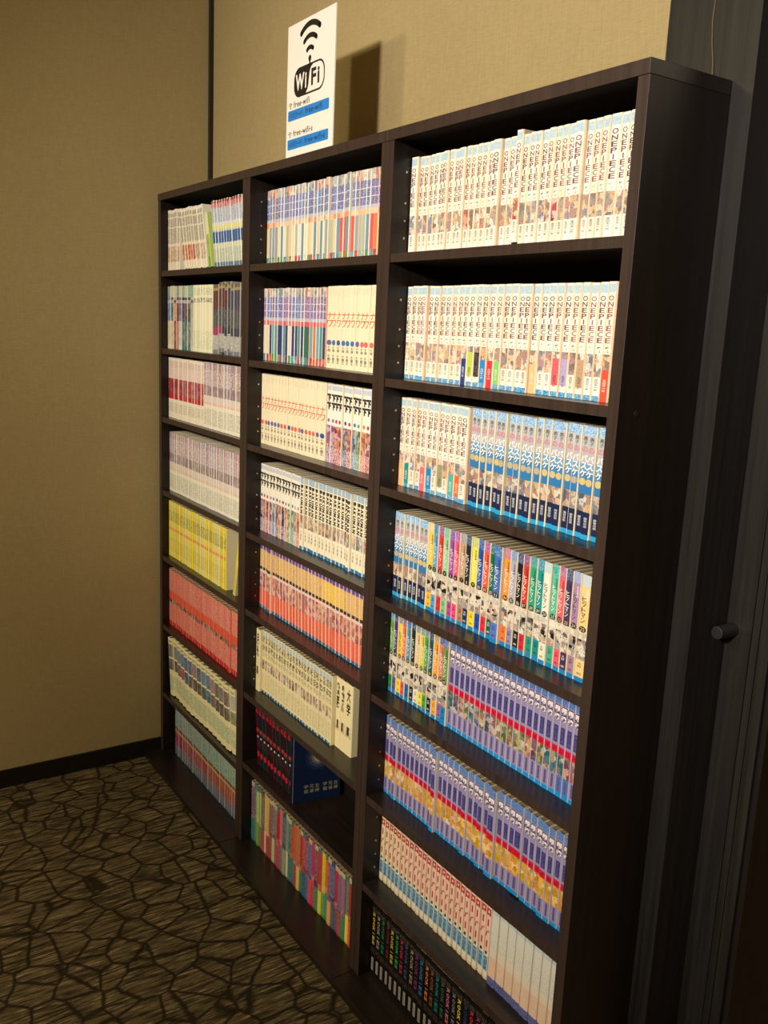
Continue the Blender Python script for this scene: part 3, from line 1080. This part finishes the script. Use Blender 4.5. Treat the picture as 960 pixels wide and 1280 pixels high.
fill(3, 7, .398, .600, [Sp(pale) for i in range(9)], .038, 'pale grey comic in plastic film', 'pale comics on the seventh shelf of the near bookcase', first=24, tilt=.012)
BC = [(S(206, 176, 60), 'yellow'), (S(160, 140, 140), 'grey'), (S(30, 130, 70), 'green'), (S(120, 40, 56), 'maroon'), (S(200, 176, 60), 'gold'), (S(50, 160, 70), 'bright green'),
      (S(190, 40, 90), 'crimson'), (S(60, 80, 110), 'steel blue'), (S(150, 140, 100), 'khaki'), (S(130, 40, 120), 'purple'), (S(40, 120, 170), 'blue'), (S(214, 120, 60), 'orange'),
      (S(130, 80, 50), 'brown'), (S(20, 130, 130), 'teal'), (S(60, 100, 70), 'moss green'), (S(200, 110, 140), 'pink'), (S(120, 116, 130), 'slate'), (S(214, 200, 60), 'lemon'),
      (S(50, 60, 100), 'dark blue'), (S(206, 50, 70), 'red'), (S(140, 60, 130), 'violet'), (S(180, 130, 60), 'ochre'), (S(60, 130, 120), 'sea green'), (S(150, 60, 60), 'rust')]
fill(3, 8, .004 + .018, .455, [Sp(black_book(c_[0])) for c_ in BC], .030, ['black comic with %s lettering' % c_[1] for c_ in BC], 'black comics on the bottom shelf of the near bookcase')

# ---- middle bookcase (case 2)
fill(2, 1, .023, .575, [Sp(detective(False), dy=-.004 if i in (20, 26) else 0) for i in range(37)], .045, 'slim comic with blue title', 'comics with blue titles on the top shelf of the middle bookcase')
fill(2, 2, .0214, .337, [Sp(detective(True)) for i in range(21)], .043, 'slim comic with purple title', 'comics with purple titles on the second shelf of the middle bookcase')
fill(2, 2, .340, .578, [Sp(orange_mark, extra=.4 if i == 0 else 0) for i in range(12)], .042, 'cream comic with orange mark', 'cream comics on the second shelf of the middle bookcase', first=21)
fill(2, 3, .022, .352, [Sp(orange_mark, extra=.5 if i == 17 else 0) for i in range(18)], .040, 'cream comic with orange mark', 'cream comics on the third shelf of the middle bookcase')
fill(2, 3, .355, .580, [Sp(gate_mark, dy=-.003 if i == 3 else 0) for i in range(12)], .040, 'white comic with black symbols', 'white comics on the third shelf of the middle bookcase', first=18)
fill(2, 4, .0214, .240, [Sp(gate_mark) for i in range(13)], .042, 'white comic with black symbols', 'white comics on the fourth shelf of the middle bookcase')
fill(2, 4, .242, .580, [Sp(bakuman(i + 1), dy=-.004 if i in (0, 13) else 0) for i in range(20)], .043, 'cream comic with black rotated capitals', 'cream comics with black capitals on the fourth shelf of the middle bookcase', first=13)
fill(2, 5, .022, .562, [Sp(sunset, dy=-.005 if i == 3 else 0, extra=.3 if i == 3 else 0) for i in range(32)], .043, 'orange and red comic with violet top', 'orange and red comics on the fifth shelf of the middle bookcase', tilt=lambda i: -.0 if i < 5 else -.055)
place(Book(.014, .176, .110, [(0, S(120, 160, 160)), (.15, S(226, 220, 110), .2), (.6, S(206, 200, 90))], cover=S(240, 230, 190)), CASE_X[1] + .583, .046, floor_z(2, 5) + .0004, tilt=-.075,
      label='yellow green comic leaning at the right end of the orange row, middle bookcase', group='leaning books', force=True)
place(thick_cream('月光')(0, .022), CASE_X[1] + .0216, .036, floor_z(2, 6) + .0004, tilt=0, label='cream comic at the left end of the block-lettered row, middle bookcase',
      group='cream block-lettered comics on the sixth shelf of the middle bookcase', force=True)
fill(2, 6, .044, .415, [Sp(block_title) for i in range(24)], .044, 'cream comic with grey block title and blue foot', 'cream block-lettered comics on the sixth shelf of the middle bookcase', first=1, tilt=0)
fill(2, 6, .416, .492, [Sp(thick_cream('獣医')), Sp(thick_cream('動物病院')), Sp(thick_cream('大学'), extra=.35)], .055, 'thick plain cream comic with black title',
     'cream block-lettered comics on the sixth shelf of the middle bookcase', first=25)
fill(2, 7, .052, .262, [Sp(dark_red) for i in range(10)], .030, 'dark comic with red lettering', 'dark comics with red lettering on the seventh shelf of the middle bookcase', tilt=-.12)
PT = [((120, 60, 110), (20, 110, 120), 'purple and teal'), ((60, 120, 130), (60, 140, 110), 'teal'), ((206, 200, 120), (120, 160, 70), 'pale yellow'), ((190, 206, 120), (90, 130, 60), 'light green'),
      ((90, 100, 70), (170, 50, 60), 'olive and red'), ((236, 196, 130), (236, 190, 180), 'peach'), ((220, 190, 110), (150, 60, 50), 'sand'), ((140, 70, 60), (160, 60, 50), 'rust brown'),
      ((120, 90, 110), (206, 190, 130), 'dusty mauve'), ((80, 130, 120), (120, 100, 130), 'sage and violet'), ((206, 40, 50), (206, 40, 50), 'bright red'), ((216, 120, 120), (110, 110, 120), 'salmon'),
      ((60, 90, 120), (150, 150, 130), 'slate blue'), ((140, 160, 130), (206, 206, 160), 'grey green'), ((60, 110, 110), (40, 120, 110), 'deep teal'), ((214, 90, 60), (60, 110, 120), 'orange and teal'),
      ((206, 110, 70), (150, 60, 90), 'terracotta'), ((190, 130, 90), (226, 190, 70), 'tan and gold'), ((200, 60, 50), (30, 110, 110), 'red and teal'), ((170, 60, 60), (30, 90, 110), 'dark red'),
      ((150, 60, 100), (40, 100, 150), 'magenta and blue'), ((60, 90, 150), (206, 60, 100), 'blue and pink'), ((206, 60, 110), (200, 40, 70), 'cerise'), ((130, 50, 70), (60, 130, 90), 'wine and green'),
      ((200, 70, 80), (226, 216, 60), 'rose and yellow'), ((236, 210, 50), (90, 160, 70), 'yellow and green'), ((226, 120, 60), (40, 140, 120), 'bright orange'), ((130, 70, 110), (236, 170, 90), 'plum and apricot'),
      ((60, 80, 140), (80, 90, 120), 'indigo'), ((206, 50, 80), (90, 80, 110), 'ruby'), ((90, 90, 130), (180, 60, 60), 'violet grey'), ((190, 110, 150), (30, 130, 100), 'orchid and green'),
      ((70, 120, 100), (240, 220, 60), 'bottle green'), ((190, 60, 60), (226, 90, 60), 'scarlet')]
fill(2, 8, .012 + .01, .560, [Sp(patch(S(*a), S(*b_))) for a, b_, _ in PT], .030, [n_ + ' comic' for _, _, n_ in PT], 'multicoloured comics on the bottom shelf of the middle bookcase', jit=.002)

# ---- far bookcase (case 1)
G1 = 'comics on the top shelf of the far bookcase'
fill(1, 1, .024, .120, [Sp(weekly(S(214, 206, 190), S(120, 112, 104), S(226, 196, 170))) for i in range(5)], .021, 'cream comic with grey print', G1)
fill(1, 1, .160, .330, [Sp(weekly(S(206, 200, 180), S(120, 116, 100), S(216, 120, 80) if i < 5 else S(220, 196, 170)), extra=0) for i in range(9)], .021, 'leaning cream comic with orange picture', G1, first=5, tilt=-.25)
place(Book(.018, .150, .110, [(0, S(226, 226, 190)), (.4, S(150, 190, 60), .3), (.8, S(120, 170, 60))], cover=S(196, 210, 130), side=S(190, 206, 120)), CASE_X[0] + .345, .02, floor_z(1, 1) + .0004, tilt=-.24,
      label='green and cream comic in the gap of the top shelf, far bookcase', group='leaning books', force=True)
fill(1, 1, .384, .578, [Sp(redtop) for i in range(11)], .021, 'leaning comic with red top and blue block', G1, first=15, tilt=-.17)
fill(1, 2, .024, .231, [Sp(mixed2(*c_)) for c_ in MIX2], .021, ['%s comic' % n_ for n_ in ('light blue', 'steel blue', 'salmon', 'rust', 'sky blue', 'navy', 'violet grey', 'dark slate', 'pale grey')],
     'comics on the second shelf of the far bookcase')
fill(1, 2, .232, .366, [Sp(cream2) for i in range(8)], .021, 'pale yellow comic', 'pale yellow comics on the second shelf of the far bookcase', first=9)
fill(1, 2, .367, .585, [Sp(dark2, dz=.006 if i in (2, 3, 5) else 0) for i in range(11)], .023, 'dark comic with white base', 'dark comics on the second shelf of the far bookcase', first=17)
fill(1, 3, .025, .307, [Sp(rosered, extra=.6 if i in (0, 12) else 0) for i in range(14)], .021, 'cream comic with crimson band', 'cream and crimson comics on the third shelf of the far bookcase')
fill(1, 3, .309, .592, [Sp(mauve) for i in range(14)], .021, 'cream comic with mauve title', 'cream and mauve comics on the third shelf of the far bookcase', first=14)
fill(1, 4, .024, .575, [Sp(mauve) for i in range(34)], .023, 'cream comic with mauve title', 'cream and mauve comics on the fourth shelf of the far bookcase')
place(Book(.014, .184, .115, [(0, S(226, 206, 190)), (.4, S(120, 80, 90), .6), (.7, S(190, 70, 50), .4)], cover=S(240, 230, 220)), CASE_X[0] + .578, .021, floor_z(1, 4) + .0004,
      label='white comic with orange base at the right end of the mauve row, far bookcase', group='end books', force=True)
def lemon_last(i, w_):
    b_ = lemon(i, w_, S(232, 220, 176))
    L_ = newL()
    disc(L_, .085, .070, .022, S(232, 110, 130), rz=.030)
    v_ = np.concatenate(L_['v'])
    b_.L['v'].append(np.stack([np.full(len(v_), w_ + .0002), v_[:, 0], v_[:, 2]], 1))
    b_.L['t'].append(np.concatenate(L_['t']) + b_.L['n'])
    b_.L['c'].append(np.concatenate(L_['c']))
    b_.L['n'] += len(v_)
    return b_


fill(1, 5, .024, .474, [Sp(lemon) for i in range(28)] + [Sp(lemon_last)], .022, 'yellow comic', 'yellow comics on the fifth shelf of the far bookcase')
place(Book(.014, .178, .110, [(0, S(236, 214, 60)), (.5, S(226, 206, 60), .2)], cover=S(232, 214, 150), side=S(226, 210, 150)), CASE_X[0] + .520, .022, floor_z(1, 5) + .0034, tilt=.20, yaw=0,
      label='yellow comic leaning right at the end of the yellow row, far bookcase', group='leaning books', force=True)
fill(1, 6, .024, .590, [Sp(brick_red, dy=-.003 if i in (30,) else 0) for i in range(36)], .022, 'brick red comic', 'red comics on the sixth shelf of the far bookcase')
TB = [(S(110, 110, 120), S(120, 110, 110)), (S(110, 116, 126), S(110, 80, 80)), (S(110, 130, 150), S(110, 110, 110)), (S(60, 120, 170), S(206, 90, 110)), (S(40, 90, 150), S(60, 130, 170)), (S(60, 80, 130), S(110, 90, 90)),
      (S(150, 110, 120), S(80, 80, 80)), (S(60, 80, 100), S(90, 90, 80)), (S(80, 130, 170), S(60, 110, 110)), (S(70, 110, 150), S(60, 130, 140)), (S(160, 120, 120), S(120, 120, 110)), (S(80, 76, 70), S(90, 96, 80)),
      (S(120, 110, 100), S(100, 90, 80)), (S(110, 80, 76), S(110, 100, 90)), (S(190, 190, 160), S(150, 170, 120))]
TBN = ['grey', 'slate', 'grey blue', 'blue and rose', 'deep blue', 'indigo', 'dusty rose', 'dark grey', 'sky blue', 'mid blue', 'pinkish grey', 'charcoal', 'taupe', 'brown', 'pale green']
fill(1, 7, .052, .566, [Sp(tall_cream(*c_)) for c_ in TB], .018, ['tall cream comic with %s block' % n_ for n_ in TBN], 'tall cream comics on the seventh shelf of the far bookcase', jit=.004, tilt=-.13)
fill(1, 8, .055, .548, [Sp(teal_low) for i in range(28)], .03, 'teal and magenta comic', 'teal and magenta comics on the bottom shelf of the far bookcase')


# ------------------------------------------------------------------ room
def wall(name, a, b, material):
    return MB().box(a, b).build(name, material, kind='structure')


WX, WY = -.006, .172
wall('floor', (WX - .1, -5.1, -.05), (1.99, WY, 0), M['carpet'])
wall('floor_room', (1.99, -5.1, -.05), (5.1, WY, 0), M['carpet'])
wall('floor_hall', (WX - .1, WY, -.05), (5.1, 3.1, 0), M['planks'])
wall('ceiling', (WX - .1, -5.1, CEIL), (5.1, 3.1, CEIL + .05), M['ceiling'])
wall('wall_left', (WX - .1, -5.1, 0), (WX, WY, CEIL), M['paper'])
wall('wall_back', (WX - .1, WY, 0), (1.745, WY + .12, CEIL), M['paper'])
wall('wall_front', (WX - .1, -5.2, 0), (5.1, -5.1, CEIL), M['paper'])
wall('wall_right', (5.1, -5.2, 0), (5.2, 3.1, CEIL), M['paper'])
wall('wall_hall', (WX - .1, 3.1, 0), (5.2, 3.2, CEIL), M['paper'])
wall('wall_hall_side', (WX - .1, WY + .12, 0), (WX, 3.1, CEIL), M['paper'])
wall('baseboard_left', (WX, -5.1, 0), (WX + .008, -.0005, .057), M['skirt'])
wall('trim_1', (WX, WY - .012, 1.8005), (WX + .012, WY, CEIL), M['frame'])
# timber post, door jamb and door leaf right of the bookcases
mb = MB()
mb.box((1.745, .1685, 0), (1.880, .292, CEIL))
mb.box((1.880, .1685, 0), (1.886, .292, CEIL))
mb.build('trim_2', M['frame'], kind='structure')
wall('trim_3', (1.886, .1665, 0), (1.908, .292, CEIL), M['frame'])
dr = MB().box((1.9085, .255, 0), (1.930, .290, CEIL)).build('door_1', M['frame'], kind='structure')
x = 1.930
for k, wd in enumerate((.024, .0016, .012, .0016, .009, .0016, .0102)):
    y0 = .255 if k % 2 == 0 else .262
    if k == 6:
        y0 = .251
    MB().box((x, y0, 0), (x + wd, .290, CEIL)).build('door_slat', M['frame'], dr)
    x += wd
MB().cyl((1.9205, .2545, .992), (0, -1, 0), .0115, .040, 16, .0105).build('door_stop', M['rubber'], dr, bevel=.001)
wall('trim_5', (1.990, .258, 0), (2.000, .47, CEIL), M['frame_dark'])
wi = MB()
pts = [(1.8285, .1675, 2.49), (1.8275, .1675, 2.2), (1.8285, .1675, 1.93), (1.826, .1675, 1.89), (1.830, .1670, 1.855), (1.835, .1670, 1.83), (1.838, .165, 1.802)]
for a, b_ in zip(pts, pts[1:]):
    d_ = Vector(b_) - Vector(a)
    wi.cyl(a, d_, .0009, d_.length, 6)
o = wi.build('hanging_cord', M['wire'])
tag(o, 'thin pale brown cord hanging down the dark timber post behind the bookcase', 'cord')

# ------------------------------------------------------------------ bookcases
D = .1665
for case in (1, 2, 3):
    X0 = CASE_X[case - 1]
    e = empty('bookcase', (X0, 0, 0))
    tag(e, {1: 'far dark brown bookcase beside the beige left wall, holding yellow and red comics',
            2: 'middle dark brown bookcase, directly beneath the white wireless sign',
            3: 'near dark brown bookcase with its right side exposed, beside the timber post'}[case], 'bookcase', 'dark brown bookcases')
    g = .0004
    for xa in (g, CASE_W - T):
        p_ = MB().box((xa, 0, BASE_H), (xa + T - g, D, 1.7798)).build('side_panel', M['case_v'], e, bevel=.0004, front=M['edge'])
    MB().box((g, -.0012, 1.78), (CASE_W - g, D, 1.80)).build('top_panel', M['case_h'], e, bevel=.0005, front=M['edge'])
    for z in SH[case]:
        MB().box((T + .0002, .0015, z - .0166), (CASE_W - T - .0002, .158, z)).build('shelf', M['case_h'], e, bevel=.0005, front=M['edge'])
    MB().box((g, -.0578, .0005), (CASE_W - g, D, BASE_H - .0002)).build('base_board', M['case_h'], e, bevel=.0015)
    MB().box((T + .0002, .1585, BASE_H), (CASE_W - T - .0002, .1655, 1.7798)).build('back_panel', M['void'], e)
    pg = MB()
    for rr, z in enumerate(SH[case] + [BASE_H]):
        for kz in (.03, .062, .094, .15):
            for (xx, ax) in ((T + .0001, 1), (CASE_W - T - .0001, -1)):
                pg.cyl((xx, .031, z + kz), (ax, 0, 0), .0022, .0006, 8)
    pg.build('peg_holes', M['steel'], e, kind='stuff')
    if case == 3:
        MB().cyl((CASE_W + .0001, .036, 1.333), (1, 0, 0), .0045, .0008, 14).build('screw_cap', M['rubber'], e)

# ------------------------------------------------------------------ sign
sg = empty('paper_sign', (.8236, .003, 1.8003))
tag(sg, 'white sign with black wireless symbol and two blue bars standing on the middle bookcase', 'sign')
MB().box((0, 0, 0), (.2085, .0025, .272)).build('sign_board', M['board'], sg)


def rrect(x0, x1, z0, z1, r, n=6):
    p_ = []
    for (cx_, cz_, a0) in ((x1 - r, z1 - r, 0), (x0 + r, z1 - r, 90), (x0 + r, z0 + r, 180), (x1 - r, z0 + r, 270)):
        p_ += [(cx_ + r * math.cos(math.radians(a0 + 90 * i / n)), cz_ + r * math.sin(math.radians(a0 + 90 * i / n))) for i in range(n + 1)]
    return p_[::-1]


def strip_arc(mb, cx_, cz_, r0, r1, a0, a1, y0, y1, n=16):
    for i in range(n):
        b0, b1 = a0 + (a1 - a0) * i / n, a0 + (a1 - a0) * (i + 1) / n
        q = [(cx_ + r * math.cos(math.radians(b)), cz_ + r * math.sin(math.radians(b))) for r, b in ((r0, b0), (r0, b1), (r1, b1), (r1, b0))]
        mb.prism(q, y0, y1)


cxs, czs = .102, .190
for r0, r1 in ((.0172, .0262), (.0402, .0502), (.0630, .0745)):
    sy = MB()
    strip_arc(sy, cxs, czs, r0, r1, 54, 126, -.0003, 0)
    for a_ in (54, 126):
        rm = (r0 + r1) / 2
        sy.cyl((cxs + rm * math.cos(math.radians(a_)), 0, czs + rm * math.sin(math.radians(a_))), (0, -1, 0), (r1 - r0) / 2, .0003, 10)
    sy.build('signal_arc', M['black_ink'], sg)
MB().cyl((cxs, 0, czs), (0, -1, 0), .0062, .0003, 14).build('signal_dot', M['black_ink'], sg)
MB().prism([(cxs - .0030, .176), (cxs - .0030, .188), (cxs + .0030, .188), (cxs + .0030, .176)], -.0003, 0).prism(rrect(.033, .168, .120, .180, .024, n=8), -.0003, 0).build(
    'badge', M['black_ink'], sg)
wp = MB()
pp = [(.1643 - .021 + .021 * math.cos(math.radians(a_)), .1238 + .021 + .021 * math.sin(math.radians(a_))) for a_ in range(-90, 1, 15)]
pp += [(.1643 - .021 + .021 * math.cos(math.radians(a_)), .1762 - .021 + .021 * math.sin(math.radians(a_))) for a_ in range(0, 91, 15)]
pp += [(.118, .1762), (.109, .172), (.103, .163), (.1005, .150), (.099, .140), (.096, .131), (.088, .1238)]
wp.prism(pp, -.00045, -.0003)
wp.build('badge_panel', M['board'], sg)


def letter_obj(name, L, parent):
    v, t, c_ = np.concatenate(L['v']), np.concatenate(L['t']), np.concatenate(L['c'])
    me = attr_mesh(name, v, t, c_, mats=(M['letters'],))
    o_ = bpy.data.objects.new(name, me)
    COL.objects.link(o_)
    o_.parent = parent
    return o_


def line(text, x0, x1, z, hgt, col, y, bold=0.0):
    """a line of writing stretched to run from x0 to x1; heights keep the letters' own proportions"""
    ref = glyph('f')[1][1]
    adv, items = 0, []
    for ch in text:
        co, sz, tr = glyph(ch, bold)
        kk = 1 / ref if ord(ch) < 256 else .92 / max(sz[1], sz[0] * .9)
        items.append((ch, co * kk, sz * kk, tr, adv))
        adv += sz[0] * kk + .16
    adv -= .16
    fx = (x1 - x0) / adv
    L = newL()
    for ch, co, sz, tr, a_ in items:
        zc = z + sz[1] / 2 * hgt
        if ch in '-ー':
            zc = z + hgt * .42
        L['v'].append(np.stack([co[:, 0] * fx + x0 + (a_ + sz[0] / 2) * fx, np.full(len(co), y), co[:, 1] * hgt + zc], 1))
        L['t'].append(tr + L['n'])
        L['c'].append(np.tile(np.array(list(col) + [1.0]), (len(co), 1)))
        L['n'] += len(co)
    o_ = letter_obj('lettering', L, sg)
    o_['kind'] = 'stuff'


dk, wt = S(60, 50, 44), S(238, 232, 222)
line('Wi', .041, .090, .134, .030, wt, -.0006, .035)
line('Fi', .111, .147, .134, .031, S(38, 32, 28), -.0006, .035)
line('free-wifi', .034, .106, .1015, .0125, dk, -.0004, .012)
line('free-wifi-s', .034, .122, .0425, .0125, dk, -.0004, .012)
bar_txt = S(24, 56, 104)
line('パスワード:', .014, .078, .0815, .0105, bar_txt, -.0006, .012)
line('free-wifi', .088, .162, .0815, .0120, bar_txt, -.0006, .012)
line('パスワード:', .014, .078, .0215, .0105, bar_txt, -.0006, .012)
line('free-wifi-s', .088, .176, .0215, .0120, bar_txt, -.0006, .012)
for zb in (.0760, .0160):
    MB().prism(rrect(.008, .190, zb, zb + .0215, .003, n=3), -.0004, 0).build('blue_bar', M['blue_ink'], sg)
    ic = MB()
    for r0, r1 in ((.0042, .0058), (.0082, .0098)):
        strip_arc(ic, .0185, zb + .0275, r0, r1, 40, 140, -.0004, 0, 8)
    ic.cyl((.0185, 0, zb + .0275), (0, -1, 0), .0020, .0004, 8)
    ic.build('signal_icon', M['black_ink'], sg, kind='stuff')

# ------------------------------------------------------------------ the turned display volume on the seventh shelf and the slip above it
b = Book(.020, .182, .128, [(0, S(20, 26, 44)), (.3, S(24, 32, 56)), (.7, S(20, 24, 40))], cover=S(24, 34, 62), side=S(22, 34, 66), round_=.002)
L = newL()
# cover picture: a pale glow with an orange disc, and two lines of lettering
for r_, c_ in ((.046, S(30, 44, 76)), (.036, S(58, 68, 92)), (.026, S(110, 106, 106)), (.018, S(170, 158, 140)), (.011, S(196, 96, 60)), (.007, S(170, 60, 40))):
    disc(L, .068, .118, r_ * .8, c_, y=-.0002 - (.05 - r_) * .01, rz=r_ * .8)
for r0_ in range(2):
    for c0_ in range(6):
        put(L, '宇宙兄弟北神'[(c0_ * 2 + r0_) % 6], .036 + c0_ * .0145 + (.007 if c0_ > 2 else 0), .040 - r0_ * .0125, .0115, .0105, S(150, 142, 116), -.0009, bold=.02)
# the cover faces +X of the book: turn lettering plane onto that side
v, t, c_ = np.concatenate(L['v']), np.concatenate(L['t']), np.concatenate(L['c'])
v = np.stack([np.full(len(v), .020) - v[:, 1], v[:, 0] , v[:, 2]], 1)
b.L['v'].append(v)
b.L['t'].append(t)
b.L['c'].append(c_)
b.L['n'] = len(v)
place(b, CASE_X[1] + .268, .018, floor_z(2, 7) + .0004, tilt=0, yaw=-.16, label='dark blue comic showing a cover with a glowing orange disc', group='leaning books',
      name='comic_book', force=True)
place(Book(.014, .165, .110, [(0, S(226, 206, 160))], cover=S(226, 206, 160)), CASE_X[1] + .252, .040, floor_z(2, 7) + .0190, tilt=0, lean=0,
      label='cream comic half hidden behind the dark blue cover, middle bookcase', group='leaning books', force=True) if False else None

# ------------------------------------------------------------------ put the books out
MV = Vector((cx, cy, cz))


def shown_area(e_):
    b_, mx = e_['b'], e_['m']
    pts_ = []
    for x_, z_ in ((0, 0), (b_.w, 0), (b_.w, b_.h), (0, b_.h)):
        d_ = (mx @ Vector((x_, 0, z_))) - MV
        zz = d_.dot(fw)
        pts_.append((480 + F_PX * d_.dot(r2) / zz, 640 - F_PX * d_.dot(u2) / zz))
    inside = sum(1 for p_ in pts_ if 0 < p_[0] < 960 and 0 < p_[1] < 1280) / 4
    a = 0
    for i_ in range(4):
        x1_, y1_ = pts_[i_]
        x2_, y2_ = pts_[(i_ + 1) % 4]
        a += x1_ * y2_ - x2_ * y1_
    return abs(a) / 2 * inside


LIMIT = 300
for e_ in ALL:
    e_['a'] = shown_area(e_) + (1e6 if e_['force'] else 0)
rank = sorted(range(len(ALL)), key=lambda i_: -ALL[i_]['a'])
single = set(rank[:LIMIT])
sv, sf, scol_, sink, spat, suv, smi = [], [], [], [], [], [], []


def stuff_add(V, F_, C, I, P, U, mi, mx):
    n = len(sv)
    sv.extend([tuple(mx @ Vector(tuple(float(q) for q in v_))) for v_ in V])
    sf.extend([tuple(int(i_) + n for i_ in f_) for f_ in F_])
    k = len(V)
    scol_.extend(C)
    sink.extend(I if I is not None else [(0, 0, 0, 1)] * k)
    spat.extend(P if P is not None else [(0, 0, 0)] * k)
    suv.extend(U if U is not None else [(0, 0, 0)] * k)
    smi.extend([mi] * len(F_))


for k_, e_ in enumerate(ALL):
    b_ = e_['b']
    V, F_, C, I, P, U = b_.arrays()
    pv, pf = b_.pages()
    lt = b_.letters()
    if k_ in single:
        me = attr_mesh('comic_book', V, F_, C, I, P, U, (M['print'],))
        o_ = bpy.data.objects.new(e_['name'], me)
        COL.objects.link(o_)
        o_.matrix_world = e_['m']
        tag(o_, e_['label'], 'comic', e_['group'])
        pm = bpy.data.meshes.new('page_block')
        pm.from_pydata(pv, [], pf)
        pm.materials.append(M['pages'])
        po = bpy.data.objects.new('page_block', pm)
        COL.objects.link(po)
        po.parent = o_
        if lt:
            lm = attr_mesh('spine_lettering', *lt, mats=(M['letters'],))
            lo = bpy.data.objects.new('spine_lettering', lm)
            COL.objects.link(lo)
            lo.parent = o_
            lo['kind'] = 'stuff'
    else:
        stuff_add(V, F_, C, I, P, U, 0, e_['m'])
        stuff_add(pv, pf, [(.5, .4, .3, 1)] * len(pv), None, None, None, 1, e_['m'])
        if lt:
            stuff_add(lt[0], lt[1], [tuple(q) for q in lt[2]], None, None, None, 2, e_['m'])
me = attr_mesh('comic_books', sv, sf, scol_, sink, spat, suv, (M['print'], M['pages'], M['letters']), smi)
o_ = bpy.data.objects.new('comic_books', me)
COL.objects.link(o_)
tag(o_, 'rows of small coloured comic paperbacks filling the far and middle bookcases', 'comics', None, 'stuff')

bpy.data.objects.remove(_fo)
print('books', len(ALL), 'singles', len(single), 'stuff faces', len(sf))
